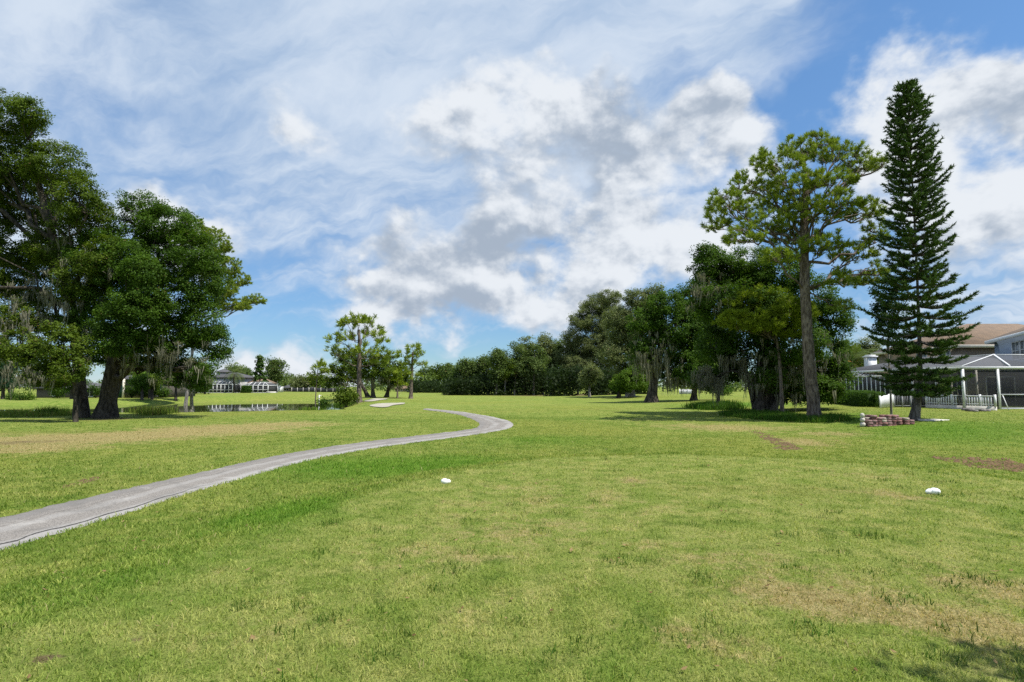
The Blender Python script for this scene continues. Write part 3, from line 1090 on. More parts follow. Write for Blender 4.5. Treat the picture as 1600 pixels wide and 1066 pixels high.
def pine_tree(kind, label, base, lobes_px, path_px, r0=0.28, tuft=0.34, dens=2.6, n=26, w=0.022, lm='pine', bm='bark_pine', group=None, Y=None, flare=1.35, spread=0.7, moss=(), depth=0.9, lo=0.45, twigs=99, shell=(0.55, 1.0), moss_l=(0.3, 0.9), under=0.35):
    b = hit(*base)
    if Y:
        b = at(base[0], base[1], Y); b[2] = float(H(b[0], b[1]))
    Y = b[1]
    root = thing(kind, label, 'tree', b, 0, group)
    lob = px_lobes(lobes_px, Y, b, depth, spread)
    P, D, I = clumps(lob, dens, shell, under)
    tm = MB()
    path = [b] + [at(px, py, Y) for px, py in path_px]
    tp = trunk_mesh(tm, path, r0, r0 * 0.40, flare, 12, 0.7)
    for k, (c, r) in enumerate(lob):
        hz = tp[:, 2]
        zt = tp[1, 2] + (min(c[2], hz[-1]) - tp[1, 2]) * rng.uniform(0.72, 0.9)
        zt = max(zt, tp[1, 2] + lo * (hz[-1] - tp[1, 2]))
        j = int(np.argmin(abs(hz - zt)))
        src = tp[j]
        L = np.linalg.norm(c - src)
        cu = curve(src, c - (0, 0, r[2] * 0.3), -0.06 if rng.random() < 0.4 else 0.08, 9, 0.03)
        ra = max(0.026, min(r0 * 0.42, 0.013 * L + 0.028))
        tm.tube(cu, np.linspace(ra, ra * 0.4, 9), 6, 0.12, cap=False)
        idx = np.where(I == k)[0]
        subs = []
        for q in range(max(3, len(idx) // 7)):
            e = P[rng.choice(idx)]
            s = cu[rng.integers(3, 9)]
            sc = curve(s, s + (e - s) * 0.75, 0.10, 5, 0.05)
            tm.tube(sc, np.linspace(ra * 0.42, ra * 0.2, 5), 4, cap=False)
            subs.append(sc)
        ends = np.concatenate([x[2:] for x in subs] + [cu[4:]])
        for q in idx[:twigs]:
            s = ends[np.argmin(((ends - P[q]) ** 2).sum(1))]
            tm.tube(curve(s, P[q], 0.06, 4, 0.05), np.linspace(max(ra * 0.18, 0.010), 0.008, 4), 3, cap=False)
            v = norm(P[q] - s)
            D[q] = norm(v * 0.6 + D[q] * 0.4 + (0, 0, 0.55))
    tm.v = [v - b for v in tm.v]
    tm.build('trunk', M[bm], root, True)
    cm = MB()
    needles(cm, P - b, D, n, tuft, w, 0.72, rng.random(len(P)))
    extra = rng.random(len(P)) < 0.6
    needles(cm, P[extra] - b + unit(extra.sum()) * tuft * 0.9, norm(D[extra] + unit(extra.sum()) * 0.5), n, tuft * 0.9, w, 0.72, rng.random(extra.sum()))
    cm.build('crown', M[lm], root)
    if moss:
        mm = MB()
        pts = []
        for (mx, my, sx, sy, cnt) in moss:
            for _ in range(cnt):
                pts.append(at(mx + rng.normal() * sx, my + rng.normal() * sy, Y + rng.uniform(-.6, .6)) - b)
        moss_strands(mm, pts, 3, moss_l[0], moss_l[1], 0.07)
        mm.build('moss', M['moss'], root)['kind'] = 'stuff'
    return root


def tall_conifer():
    """island pine: whorls of rope-like boughs on a straight trunk"""
    b = hit(1428, 657)
    Y = b[1]; s = Y / FPX
    root = thing('island_pine', 'tall dark spire shaped conifer with whorled boughs beside the paver pile', 'tree', b)
    tm = MB()
    path = [b, at(1439, 600, Y), at(1436, 520, Y), at(1433, 420, Y), at(1424, 250, Y), at(1416, 126, Y)]
    P = resample(np.array(path), 60)
    h = np.linspace(0, 1, 60)
    rad = 0.235 * (1 - h) ** 0.85 + 0.02
    rad *= 1 + 0.35 * np.exp(-h * 40)
    tm.tube(np.vstack([P[0] - (0, 0, .3), P]), np.concatenate([[rad[0] * 1.1], rad]), 10, 0.12)
    cm = MB()
    # half width of the crown in pixels along the height (pixel row of the bough root)
    rows = [134, 145, 172, 215, 270, 330, 390, 440, 480, 515, 560, 600, 625]
    half = [7, 16, 25, 33, 42, 49, 54, 59, 92, 70, 66, 62, 44]
    y = 612.0
    while y > 136:
        px = np.interp(y, [122, 250, 420, 560, 657], [1416, 1424, 1433, 1439, 1428])
        c = at(px, y, Y)
        Lw = np.interp(y, rows, half) * s
        nb = 7 if y > 200 else 6
        if y > 470:
            nb = 6 if y < 515 else 10
        a0 = rng.random() * 6.28
        for k in range(nb):
            if rng.random() < (0.10 if y < 540 else 0.05):
                continue
            a = a0 + k * 2 * np.pi / nb + rng.normal() * 0.15
            L = Lw * rng.uniform(0.62, 1.10)
            if y > 560:
                L *= rng.uniform(0.6, 1.05)
            rise = np.interp(y, [124, 200, 400, 600], [1.0, 0.62, 0.22, -0.16]) + rng.normal() * 0.05
            t = np.linspace(0, 1, 7)
            o = np.array([math.cos(a), math.sin(a), 0.0])
            br = c + o * (t * L)[:, None]
            br[:, 2] += L * (rise * t - 0.11 * np.sin(np.pi * t) + 0.12 * t ** 3)
            tm.tube(br, np.linspace(0.035 + 0.012 * L, 0.012, 7), 4, cap=False)
            # foliage: ropes on the outer part and along side shoots
            shoots = [(br, 0.22 if y > 330 else 0.1)]
            nsd = int(4 + L * 3.4)
            side = np.cross(o, (0, 0, 1.0))
            for q in range(nsd):
                u = rng.uniform(0.25, 0.97)
                p = np.array([np.interp(u, t, br[:, j]) for j in range(3)])
                sl = (0.20 + 0.30 * (1 - u) * L) * rng.uniform(0.7, 1.2)
                dd = norm(o * 0.75 + side * (1 if q % 2 else -1) * rng.uniform(0.5, 0.9) + (0, 0, rng.uniform(0.0, 0.35)))
                tt = np.linspace(0, 1, 4)[:, None]
                sh = p + dd * sl * tt
                sh[:, 2] += 0.10 * sl * tt[:, 0] ** 2
                shoots.append((sh, 0.0))
            for sh, u0 in shoots:
                Ls = np.linalg.norm(np.diff(sh, axis=0), axis=1).sum()
                m = max(8, int(Ls * 85))
                u = u0 + (1 - u0) * rng.random(m)
                tk = np.linspace(0, 1, len(sh))
                C = np.stack([np.interp(u, tk, sh[:, j]) for j in range(3)], 1)
                ax = norm(sh[-1] - sh[0])
                d = norm(unit(m) * 0.85 + ax * 0.7 + (0, 0, 0.35))
                ln = 0.16 * (0.7 + 0.6 * rng.random(m))[:, None]
                sd = norm(np.cross(d, unit(m))) * 0.052
                V = np.stack([C - sd * .5, C + sd * .5, C + d * ln], 1)
                ti = np.clip(0.35 * rng.random() + 0.65 * rng.random(m), 0, 1)
                cm.add(V.reshape(-1, 3) - b, None, np.arange(m * 3).reshape(-1, 3), a=np.repeat(ti, 3))
        y -= np.interp(y, [124, 200, 330, 480, 612], [6.5, 8.0, 10.5, 13.5, 13]) * rng.uniform(0.85, 1.15)
    tm.v = [v - b for v in tm.v]
    tm.build('trunk', M['bark_fir'], root, True)
    cm.build('crown', M['fir'], root)


tall_conifer()

# --- the group on the left
broad_tree('oak_tree', 'tall open oak at the left edge hung with long grey moss', (128, 653),
           [(5, 190, 62, 42), (48, 178, 26, 26), (0, 250, 60, 50), (85, 262, 48, 40), (40, 310, 66, 52), (122, 315, 34, 48), (-60, 270, 60, 90), (20, 385, 80, 50), (100, 385, 56, 46), (-60, 420, 70, 80),
            (-110, 340, 60, 110), (60, 450, 60, 40), (-90, 520, 60, 60), (128, 440, 40, 40), (30, 500, 56, 30), (150, 345, 34, 34), (160, 410, 34, 36), (140, 470, 36, 30)],
           [(126, 560), (112, 470), (80, 360), (50, 250)], 0.33, 0.125, 2.6, 105, 0.46, 'oak_olive', 'bark', spread=0.75,
           moss=[(45, 470, 40, 28, 70), (60, 545, 40, 18, 50), (10, 520, 30, 26, 30), (110, 420, 30, 30, 16), (-70, 520, 40, 30, 20), (25, 575, 12, 8, 12)], moss_l=(0.7, 2.0), flare=1.5)
broad_tree('oak_tree', 'broad dense dark green oak on a thick flared trunk left of the pond', (164, 653),
           [(222, 325, 36, 24), (262, 352, 46, 36), (205, 368, 38, 30), (200, 415, 52, 42), (255, 410, 50, 44), (304, 400, 38, 40), (320, 450, 32, 46), (262, 470, 60, 52), (175, 465, 48, 46), (205, 510, 60, 40),
            (308, 510, 38, 44), (335, 540, 24, 34), (160, 545, 40, 36), (255, 530, 46, 32), (318, 575, 22, 20), (150, 400, 40, 40), (140, 500, 36, 36), (270, 568, 40, 22), (300, 600, 24, 16), (232, 558, 26, 18), (188, 535, 40, 28, -2.4), (216, 478, 42, 38, -2.8), (225, 430, 36, 30, -2.6)],
           [(172, 600), (186, 530), (215, 430)], 0.50, 0.125, 2.3, 120, 0.48, 'oak', 'bark', spread=0.6, flare=1.45,
           moss=[(250, 550, 35, 14, 40), (285, 560, 20, 14, 30), (215, 550, 24, 10, 20), (170, 570, 20, 12, 10)], moss_l=(0.4, 1.3),
           trunks=[(168, 652, 200, 545, 0.26)])
broad_tree('oak_tree', 'low leaning oak with bright yellow green leaves and hanging moss', (119, 648),
           [(100, 545, 34, 26), (62, 560, 40, 26), (112, 580, 26, 24), (30, 545, 36, 30), (75, 590, 40, 18), (90, 520, 26, 20)],
           [(122, 612), (112, 580), (92, 550)], 0.09, 0.13, 3.0, 70, 0.36, 'oak_olive', 'bark', Y=31.5, spread=0.5,
           moss=[(30, 580, 24, 10, 24)], moss_l=(0.6, 1.5))
pine_tree('pine_tree', 'pine with a pale leaning trunk behind the dense oak at the pond edge', (289, 641),
          [(335, 385, 26, 30), (352, 420, 26, 22), (372, 440, 20, 16), (398, 470, 18, 11), (360, 478, 26, 16), (345, 455, 26, 20), (325, 420, 26, 34), (300, 370, 30, 30), (380, 480, 14, 10)],
          [(294, 600), (302, 540), (312, 460), (322, 390)], 0.24, 0.33, 4.2, 34, 0.026, bm='bark_pale', lo=0.5)
broad_tree('oak_tree', 'small mossy oak between the dense oak and the pond', (300, 640),
           [(285, 590, 26, 18), (310, 585, 22, 18), (262, 585, 18, 14)], [(300, 615), (296, 590)], 0.15, 0.15, 2.6, 70, 0.4, 'oak', 'bark_pale', Y=47,
           moss=[(270, 588, 20, 6, 14), (300, 590, 18, 6, 8)], moss_l=(0.4, 1.1))

# --- the group on the right
broad_tree('oak_tree', 'large moss draped oak with a ribbed multiple trunk behind the tallest pine', (1192, 645),
           [(1105, 400, 24, 18), (1130, 432, 40, 36), (1172, 420, 44, 36), (1220, 430, 46, 40), (1262, 470, 44, 44), (1296, 500, 32, 36), (1130, 480, 40, 36), (1095, 470, 22, 26), (1180, 490, 56, 44), (1235, 540, 56, 44),
            (1110, 420, 30, 26), (1150, 450, 40, 30), (1285, 560, 38, 44), (1235, 612, 38, 22, 2.0), (1285, 606, 30, 28, 2.0), (1215, 600, 36, 26, 1.5), (1120, 540, 34, 36), (1165, 550, 46, 36), (1312, 590, 20, 26), (1255, 605, 56, 22), (1140, 585, 30, 18), (1100, 590, 24, 22), (1290, 610, 30, 18), (1210, 590, 40, 26)],
           [(1192, 600), (1196, 540), (1200, 460)], 0.50, 0.14, 2.1, 120, 0.52, 'oak', 'bark', spread=0.55, flare=1.5,
           moss=[(1110, 450, 22, 16, 44), (1150, 575, 34, 12, 90), (1115, 580, 16, 12, 40), (1200, 580, 30, 14, 40), (1235, 570, 26, 20, 36), (1290, 560, 24, 20, 12)], moss_l=(0.6, 2.0),
           trunks=[(1183, 644, 1160, 570, 0.26), (1200, 645, 1212, 560, 0.34), (1188, 647, 1186, 560, 0.24), (1206, 646, 1235, 580, 0.20)])
pine_tree('pine_tree', 'tallest pine with a broad domed crown and bare reddish grey trunk', (1273, 656),
          [(1262, 232, 50, 22), (1306, 240, 44, 22), (1214, 256, 44, 26), (1344, 258, 38, 20), (1378, 258, 20, 12), (1180, 292, 40, 28), (1140, 322, 34, 34), (1118, 350, 24, 26), (1250, 290, 44, 22), (1300, 284, 40, 22),
           (1222, 320, 44, 24), (1272, 338, 46, 26), (1312, 318, 40, 24), (1190, 352, 42, 24), (1242, 372, 40, 26), (1160, 372, 34, 22), (1285, 385, 40, 24), (1350, 335, 32, 26), (1368, 372, 22, 26), (1332, 400, 36, 22),
           (1350, 440, 34, 20), (1312, 440, 30, 16), (1215, 405, 34, 18), (1372, 425, 18, 18), (1322, 480, 18, 10)],
          [(1268, 600), (1260, 520), (1256, 440), (1258, 390), (1256, 330), (1262, 270)], 0.33, 0.28, 3.9, 38, 0.020, spread=0.75, lo=0.50, flare=1.3, shell=(0.72, 1.0), under=0.12)
pine_tree('pine_tree', 'young bushy yellow green pine in front of the mossy oak', (1222, 649),
          [(1165, 478, 34, 22), (1200, 470, 34, 22), (1236, 486, 30, 22), (1150, 505, 26, 20), (1190, 508, 34, 22), (1232, 518, 28, 20), (1262, 492, 14, 14)],
          [(1222, 600), (1216, 540), (1205, 490)], 0.11, 0.32, 8.0, 38, 0.022, 'pine_y', spread=0.6, lo=0.6, moss=[(1240, 535, 24, 6, 16)], moss_l=(0.4, 1.2))
broad_tree('oak_tree', 'dark rounded oak with moss streaming down its front, right of the bright small tree', (1018, 629),
           [(1040, 478, 34, 24), (1075, 470, 24, 24), (1008, 505, 30, 22), (1055, 512, 42, 34), (1088, 520, 28, 40), (1030, 545, 40, 30), (1080, 570, 34, 36), (1000, 550, 22, 22), (1050, 585, 36, 24), (1090, 450, 14, 22)],
           [(1020, 600), (1028, 560), (1040, 510)], 0.55, 0.22, 1.25, 76, 0.7, 'oak', 'bark', spread=0.5,
           moss=[(1030, 545, 18, 16, 60), (1020, 575, 12, 12, 34), (1050, 590, 18, 8, 30), (1000, 560, 10, 8, 14)], moss_l=(1.0, 3.0), moss_w=0.09)
broad_tree('oak_tree', 'dark oak filling the gap between the two moss hung oaks', (1084, 626),
           [(1080, 500, 26, 24), (1100, 530, 24, 26), (1070, 545, 24, 26), (1100, 575, 26, 22), (1075, 590, 26, 16), (1118, 600, 18, 14)], [(1086, 600), (1088, 540)], 0.32, 0.2, 1.3, 80, 0.65, 'oak', 'bark', spread=0.5, moss=[(1095, 590, 16, 8, 24)], moss_l=(0.8, 2.0), moss_w=0.08)
broad_tree('small_tree', 'small round bright green tree at the foot of the dark mossy oak', (966, 622),
           [(985, 595, 20, 16), (972, 605, 16, 10), (1000, 600, 14, 14), (990, 580, 12, 10), (962, 600, 10, 10)], [(968, 612), (975, 600)], 0.30, 0.20, 2.2, 70, 0.55, 'lime', 'bark', flare=1.2)
broad_tree('oak_tree', 'pale grey green open oak with the highest top in the middle distance', (985, 620),
           [(1000, 470, 26, 18), (1024, 458, 14, 14), (985, 500, 30, 22), (1010, 500, 26, 24), (985, 535, 28, 24), (1000, 560, 26, 22), (960, 555, 26, 20), (965, 500, 24, 20), (1020, 480, 24, 18), (975, 520, 26, 20), (990, 585, 30, 20), (1010, 530, 26, 22)],
           [(985, 590), (990, 540)], 0.5, 0.24, 1.1, 80, 0.8, 'oak_light', 'bark_pale', spread=0.5, moss=[(1010, 520, 20, 20, 26)], moss_l=(1.0, 2.5), moss_w=0.09)
broad_tree('oak_tree', 'pale grey green oak with a ragged top left of the highest oak', (942, 615),
           [(930, 478, 24, 16), (952, 466, 20, 14), (908, 500, 20, 16), (896, 528, 18, 18), (930, 505, 30, 20), (950, 520, 26, 24), (912, 545, 30, 22), (940, 560, 36, 24), (905, 575, 26, 20), (960, 590, 24, 16), (925, 590, 24, 14), (885, 560, 18, 18), (890, 590, 18, 12), (955, 490, 22, 16), (940, 540, 30, 20)],
           [(942, 590), (938, 540)], 0.5, 0.25, 1.0, 80, 0.9, 'oak_light', 'bark_pale', spread=0.5, moss=[(905, 570, 14, 10, 14), (950, 560, 20, 20, 16)], moss_l=(1.0, 2.5), moss_w=0.09)
broad_tree('young_tree', 'slender young tree with thin pale trunk before the white gate', (1393, 650),
           [(1385, 452, 20, 16), (1400, 470, 18, 16), (1380, 480, 18, 18), (1402, 498, 18, 14), (1386, 510, 16, 14), (1372, 500, 10, 12), (1395, 530, 12, 8)],
           [(1392, 610), (1388, 560), (1389, 500)], 0.055, 0.13, 3.2, 60, 0.34, 'blue', 'bark_pale', flare=1.1, n_twig=4)

broad_tree('small_tree', 'light green leafy young oak left of the large moss draped oak', (1122, 640),
           [(1118, 525, 24, 20), (1136, 545, 22, 20), (1108, 555, 20, 20), (1125, 575, 26, 16), (1100, 580, 16, 16)], [(1124, 600), (1122, 555)], 0.14, 0.17, 2.0, 70, 0.45, 'lime', 'bark', Y=46, moss=[(1120, 580, 16, 8, 14)])

# --- the island in the middle distance
pine_tree('pine_tree', 'tall pine with a layered open crown standing by the sand bunker', (561, 629),
          [(558, 500, 24, 9), (580, 500, 16, 9), (545, 508, 18, 10), (525, 530, 14, 9), (540, 528, 16, 10), (580, 520, 20, 13), (598, 530, 12, 13), (518, 548, 10, 9), (540, 553, 22, 9), (575, 548, 22, 13), (600, 553, 10, 12), (592, 565, 16, 10)],
          [(561, 590), (562, 550), (561, 515)], 0.33, 0.62, 0.9, 22, 0.055, 'pine', lo=0.5, spread=0.8)
pine_tree('pine_tree', 'shorter pine with tufted crown on the right end of the island of trees', (642, 623),
          [(646, 545, 14, 8), (632, 556, 14, 9), (655, 556, 12, 9), (640, 568, 14, 8), (660, 568, 9, 6), (632, 582, 12, 8), (648, 590, 8, 6)],
          [(643, 595), (644, 570), (645, 550)], 0.30, 0.66, 0.8, 20, 0.06, 'pine', lo=0.4, spread=0.8)
pine_tree('pine_tree', 'thin young pine between the mossy oaks and the shorter pine', (621, 622),
          [(622, 590, 10, 8), (616, 580, 10, 8), (626, 600, 8, 6), (612, 592, 9, 7)], [(621, 605), (621, 580)], 0.16, 0.6, 1.1, 20, 0.06, 'pine_y', lo=0.5)
pine_tree('pine_tree', 'thin pine leaning at the left end of the island of trees', (493, 614),
          [(496, 572, 7, 6), (504, 568, 6, 5), (498, 582, 8, 6), (490, 590, 7, 5), (508, 580, 6, 6)], [(494, 600), (498, 572)], 0.09, 0.8, 0.7, 18, 0.08, 'pine', Y=95)
for (bx, by, lab, lobs, mo) in (
        (583, 622, 'mossy oak directly right of the tall pine trunk', [(570, 565, 20, 14), (590, 562, 18, 12), (575, 582, 24, 14), (598, 580, 18, 14), (560, 578, 16, 14)], [(590, 592, 14, 4, 22)]),
        (575, 621, 'olive green oak behind the tall pine trunk', [(532, 572, 18, 16), (548, 562, 18, 14), (525, 590, 18, 12), (550, 588, 22, 12), (520, 600, 14, 8)], [(545, 600, 14, 4, 16)]),
        (604, 621, 'mossy oak with the lowest grey branches near the thin young pine', [(612, 570, 18, 14), (626, 580, 14, 14), (605, 590, 20, 12), (622, 596, 16, 10), (632, 594, 10, 8)], [(612, 600, 12, 4, 24)])):
    broad_tree('oak_tree', lab, (bx, by), lobs, None, 0.34, 0.30, 0.75, 58, 0.75, 'oak_olive', 'bark', group='oaks on the island by the bunker', spread=0.6, moss=mo, moss_l=(0.8, 2.0), moss_w=0.11, n_twig=3, moss_n=3)

# --- the long row of trees along the far right side of the fairway
ROW = [(660, 611, 650, 576, 684, 603, 'far', 'first'), (684, 611.5, 668, 571, 704, 603, 'olive', 'second'), (706, 612.5, 690, 568, 722, 604, 'pine', 'third'),
       (731, 617, 708, 558, 746, 603, 'pine', 'fourth'), (737, 616.5, 722, 563, 756, 601, 'olive', 'fifth'), (753, 617, 740, 555, 768, 604, 'pine', 'sixth'),
       (763, 617, 748, 560, 784, 604, 'olive', 'seventh'), (774, 618, 760, 543, 796, 602, 'far', 'eighth'), (788, 618, 772, 548, 808, 603, 'olive', 'ninth'),
       (803, 618, 788, 533, 824, 605, 'far', 'tenth'), (818, 617, 802, 526, 840, 605, 'light', 'eleventh'), (834, 618, 816, 528, 852, 602, 'far', 'twelfth'),
       (848, 617, 830, 520, 870, 604, 'light', 'thirteenth'), (861, 617, 846, 526, 882, 602, 'far', 'fourteenth'), (884, 616, 866, 522, 902, 603, 'light', 'fifteenth'),
       (903, 616, 886, 540, 920, 602, 'light', 'sixteenth'), (921, 620, 904, 572, 938, 607, 'light', 'seventeenth')]
WORD = {'far': 'leafy mid green tree', 'pine': 'straight pale trunked pine', 'olive': 'olive green tree', 'light': 'grey green oak'}
LMAT = {'far': 'far', 'pine': 'far', 'olive': 'oak_olive', 'light': 'oak_light'}


def box_lobes(x0, y0, x1, y1, n):
    L = []
    w, h = x1 - x0, y1 - y0
    for k in range(n):
        a = rng.random() * 6.28; q = 0.62 * math.sqrt(rng.random())
        cx = (x0 + x1) / 2 + w / 2 * q * math.cos(a)
        cy = (y0 + y1) / 2 + h / 2 * q * math.sin(a)
        f = rng.uniform(0.20, 0.30)
        L.append((cx, cy, w * f * 1.1, h * f * 0.8))
    L.append(((x0 + x1) / 2 + rng.normal() * w * 0.06, y0 + h * 0.16, w * 0.22, h * 0.16))
    return L


def far_tree(kind, label, base, box, lm, group, Y=None, r0=None, n=8, leaf=None, bm='bark_pale', dens=None, nt=2):
    b = hit(*base)
    Yd = Y or b[1]
    s = Yd / FPX
    w = (box[2] - box[0]) * s
    lf = leaf or max(0.20, 0.0030 * Yd)
    d = dens or 0.30 / (lf * 2.6) ** 2
    return broad_tree(kind, label, base, box_lobes(*box, n), [(base[0] + (box[0] + box[2] - 2 * base[0]) * 0.2, base[1] * 0.6 + box[3] * 0.4), ((box[0] + box[2]) / 2, (box[1] + box[3]) / 2)],
                      r0 or 0.13 + 0.025 * w, lf, d, 70, lf * 3.2, lm, bm, group=group, Y=Y, spread=0.5, n_twig=nt, flare=1.2, sides=8)


for (bx, by, x0, y0, x1, y1, k, w) in ROW:
    far_tree('pine_tree' if k == 'pine' else 'shade_tree', f'{WORD[k]}, {w} from the left in the row across the fairway', (bx, by), (x0, y0, x1, y1), LMAT[k], 'row of trees across the fairway')

# --- trees far behind the fairway and gardens
for (bx, by, x0, y0, x1, y1, k, Y, lab) in (
        (372, 612, 340, 570, 395, 606, 'far', 172, 'wide oak rising behind the grey two storey house'),
        (432, 612, 412, 557, 448, 606, 'far', 165, 'tall rounded tree right of the dark cypress'),
        (470, 612, 452, 588, 486, 610, 'oak_light', 185, 'low oak behind the dark roofed house'),
        (455, 612, 436, 586, 470, 606, 'far', 215, 'distant tree over the dark roofed house'),
        (492, 612, 476, 586, 512, 610, 'oak_olive', 185, 'low olive tree left of the island of trees'),
        (20, 622, -30, 540, 50, 612, 'far', 105, 'garden tree furthest left across the pond'),
        (75, 620, 40, 560, 110, 612, 'oak_olive', 100, 'garden tree behind the clipped shrubs across the pond'),
        (235, 618, 205, 575, 262, 608, 'lime', 92, 'pale green garden tree in front of the green shuttered house'),
        (215, 616, 150, 560, 240, 600, 'far', 130, 'garden tree behind the green shuttered house'),
        (305, 616, 275, 575, 335, 610, 'far', 130, 'garden tree left of the grey two storey house'),
        (1322, 618, 1290, 530, 1350, 600, 'oak_olive', 85, 'tree behind the date palm'),
        (1358, 618, 1330, 528, 1385, 596, 'oak_light', 95, 'tree behind the white chimney'),
        (1480, 600, 1455, 515, 1500, 560, 'far', 95, 'treetop showing left of the brown roof')):
    far_tree('shade_tree', lab, (bx, by), (x0, y0, x1, y1), k, 'garden trees beyond the lawns', Y=Y, bm='bark', n=9)

for (px, py, rx, ry, Y, k, lab) in ((112, 600, 20, 14, 88, 'oak', 'dark low garden tree between the pale low house and the dense oak'), (275, 594, 16, 14, 90, 'oak', 'dark low garden tree by the white board fence'), (238, 598, 12, 10, 88, 'oak_olive', 'small olive tree in front of the green shuttered house'), (320, 602, 12, 10, 120, 'far', 'small round tree left of the pale screen room'), (222, 598, 16, 13, 86, 'oak', 'dark rounded garden tree beside the white columns'), (5, 590, 26, 22, 88, 'blue', 'blue green garden tree at the left edge across the pond')):
    far_tree('garden_tree', lab, (px, 618), (px - rx, py - ry, px + rx, py + ry), k, 'garden trees beyond the lawns', Y=Y, bm='bark', n=6)

# cypress: narrow dark cone
b = at(406, 612, 150); b[2] = float(H(b[0], b[1]))
broad_tree('cypress_tree', 'narrow dark cone shaped cypress behind the far screen rooms', (406, 613), [(406, 562, 3.5, 8), (406, 572, 6, 9), (406, 584, 8.5, 10), (406, 597, 10, 10), (406, 606, 10, 6)],
           [(406, 600), (406, 565)], 0.2, 0.55, 0.5, 60, 0.7, 'fir', 'bark', Y=150, spread=0.05, depth=1.0, n_twig=1)


def palm(kind, label, cx, cy, Y, rad, zb, nf=46, group=None, trunk_r=0.3, fruit=False):
    c = at(cx, cy, Y)
    b = np.array([c[0], c[1], float(H(c[0], c[1]))])
    root = thing(kind, label, 'palm', b, 0, group)
    tm = MB()
    tm.tube(np.array([b - (0, 0, .3), (b + c) / 2, c]) - b, [trunk_r * 1.1, trunk_r, trunk_r], 9, 0.2)
    tm.build('trunk', M['bark'], root, True)
    fm = MB()
    for k in range(nf):
        a = rng.random() * 6.28
        e0 = rng.uniform(-0.5, 1.45)
        L = rad * rng.uniform(0.85, 1.1)
        t = np.linspace(0, 1, 9)
        e = e0 - 1.3 * t
        dr = np.stack([np.cos(e) * math.cos(a), np.cos(e) * math.sin(a), np.sin(e)], 1)
        P = c - b + np.cumsum(dr, 0) * L / 9
        fm.tube(P, np.linspace(0.03, 0.008, 9), 3, cap=False, a=0.8)
        sd = norm(np.cross(dr, (0, 0, 1.0)))
        m = 26
        u = np.linspace(0.12, 1, m)
        for sg in (-1, 1):
            C = np.stack([np.interp(u, t, P[:, j]) for j in range(3)], 1)
            S2 = np.stack([np.interp(u, t, sd[:, j]) for j in range(3)], 1)
            D2 = np.stack([np.interp(u, t, dr[:, j]) for j in range(3)], 1)
            ln = (0.30 * rad * np.sin(np.pi * (0.12 + 0.82 * u)) * rng.uniform(.85, 1.1, m))[:, None]
            dd = norm(S2 * sg + D2 * 0.6 - (0, 0, 0.35))
            V = np.stack([C - D2 * 0.02 * rad * .4, C + D2 * 0.02 * rad * .4, C + dd * ln], 1)
            fm.add(V.reshape(-1, 3), None, np.arange(m * 3).reshape(-1, 3), a=rng.uniform(0.2, 0.9))
    fm.build('crown', M['palm'], root)
    if fruit:
        om = MB()
        for k in range(70):
            p = c - b + rng.normal(size=3) * (0.45, 0.45, 0.30) - (0, 0, 0.35)
            om.tube([p, p + (0, 0, 0.1)], [0.05, 0.04], 5)
        om.build('fruit_cluster', mat('orange_dates', (0.55, 0.24, 0.05), 0.6, 0.25, 5), root)['kind'] = 'stuff'


palm('date_palm', 'date palm with drooping fronds and orange fruit left of the white chimney', 1328, 566, 70, 3.6, 0, 60, fruit=True, trunk_r=0.32)
palm('palm_tree', 'slim palm against the grey two storey house across the pond', 366, 584, 146, 3.6, 0, 34, trunk_r=0.2)

# dark wood closing the far end: reads as one mass
mb = MB()
for k in range(900):
    px = rng.uniform(-350, 1950); Yd = rng.uniform(205, 245) if px < 780 else rng.uniform(150, 190)
    c = at(px, 604, Yd); z0 = float(H(c[0], c[1]))
    top = np.interp(px, [0, 480, 640, 700, 780, 860, 1000], [7, 6, 7.5, 8.0, 10, 11, 9]) * rng.uniform(0.3, 0.95)
    n = 46
    C = np.array([c[0], c[1], z0 + top * rng.uniform(0.2, 0.9)]) + unit(n) * (rng.random(n) ** .4)[:, None] * (3.2, 2.0, 1.7)
    C[:, 2] = np.maximum(C[:, 2], z0 + 0.1)
    leaf_quads(mb, C, norm(unit(n) * .8 + (0, -0.2, 0.5)), np.full(n, 0.9), np.clip(rng.random() * .6 + .4 * rng.random(n), 0, .94))
tag(mb.build('far_woods', M['far']), 'green mass of woods beyond the fairway and the gardens', 'woods', kind='stuff')
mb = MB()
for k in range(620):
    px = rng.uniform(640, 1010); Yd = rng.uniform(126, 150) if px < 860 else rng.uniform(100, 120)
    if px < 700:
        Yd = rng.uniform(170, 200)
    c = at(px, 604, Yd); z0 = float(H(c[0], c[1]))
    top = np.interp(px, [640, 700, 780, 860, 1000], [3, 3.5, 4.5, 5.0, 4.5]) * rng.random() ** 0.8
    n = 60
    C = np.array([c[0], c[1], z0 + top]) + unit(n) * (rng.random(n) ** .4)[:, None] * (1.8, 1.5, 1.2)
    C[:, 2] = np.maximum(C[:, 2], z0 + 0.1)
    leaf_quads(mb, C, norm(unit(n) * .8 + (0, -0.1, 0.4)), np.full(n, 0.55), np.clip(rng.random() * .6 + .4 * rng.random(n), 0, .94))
tag(mb.build('undergrowth', M['under']), 'undergrowth coloured as deep shade behind the row of trees', 'undergrowth', kind='stuff')

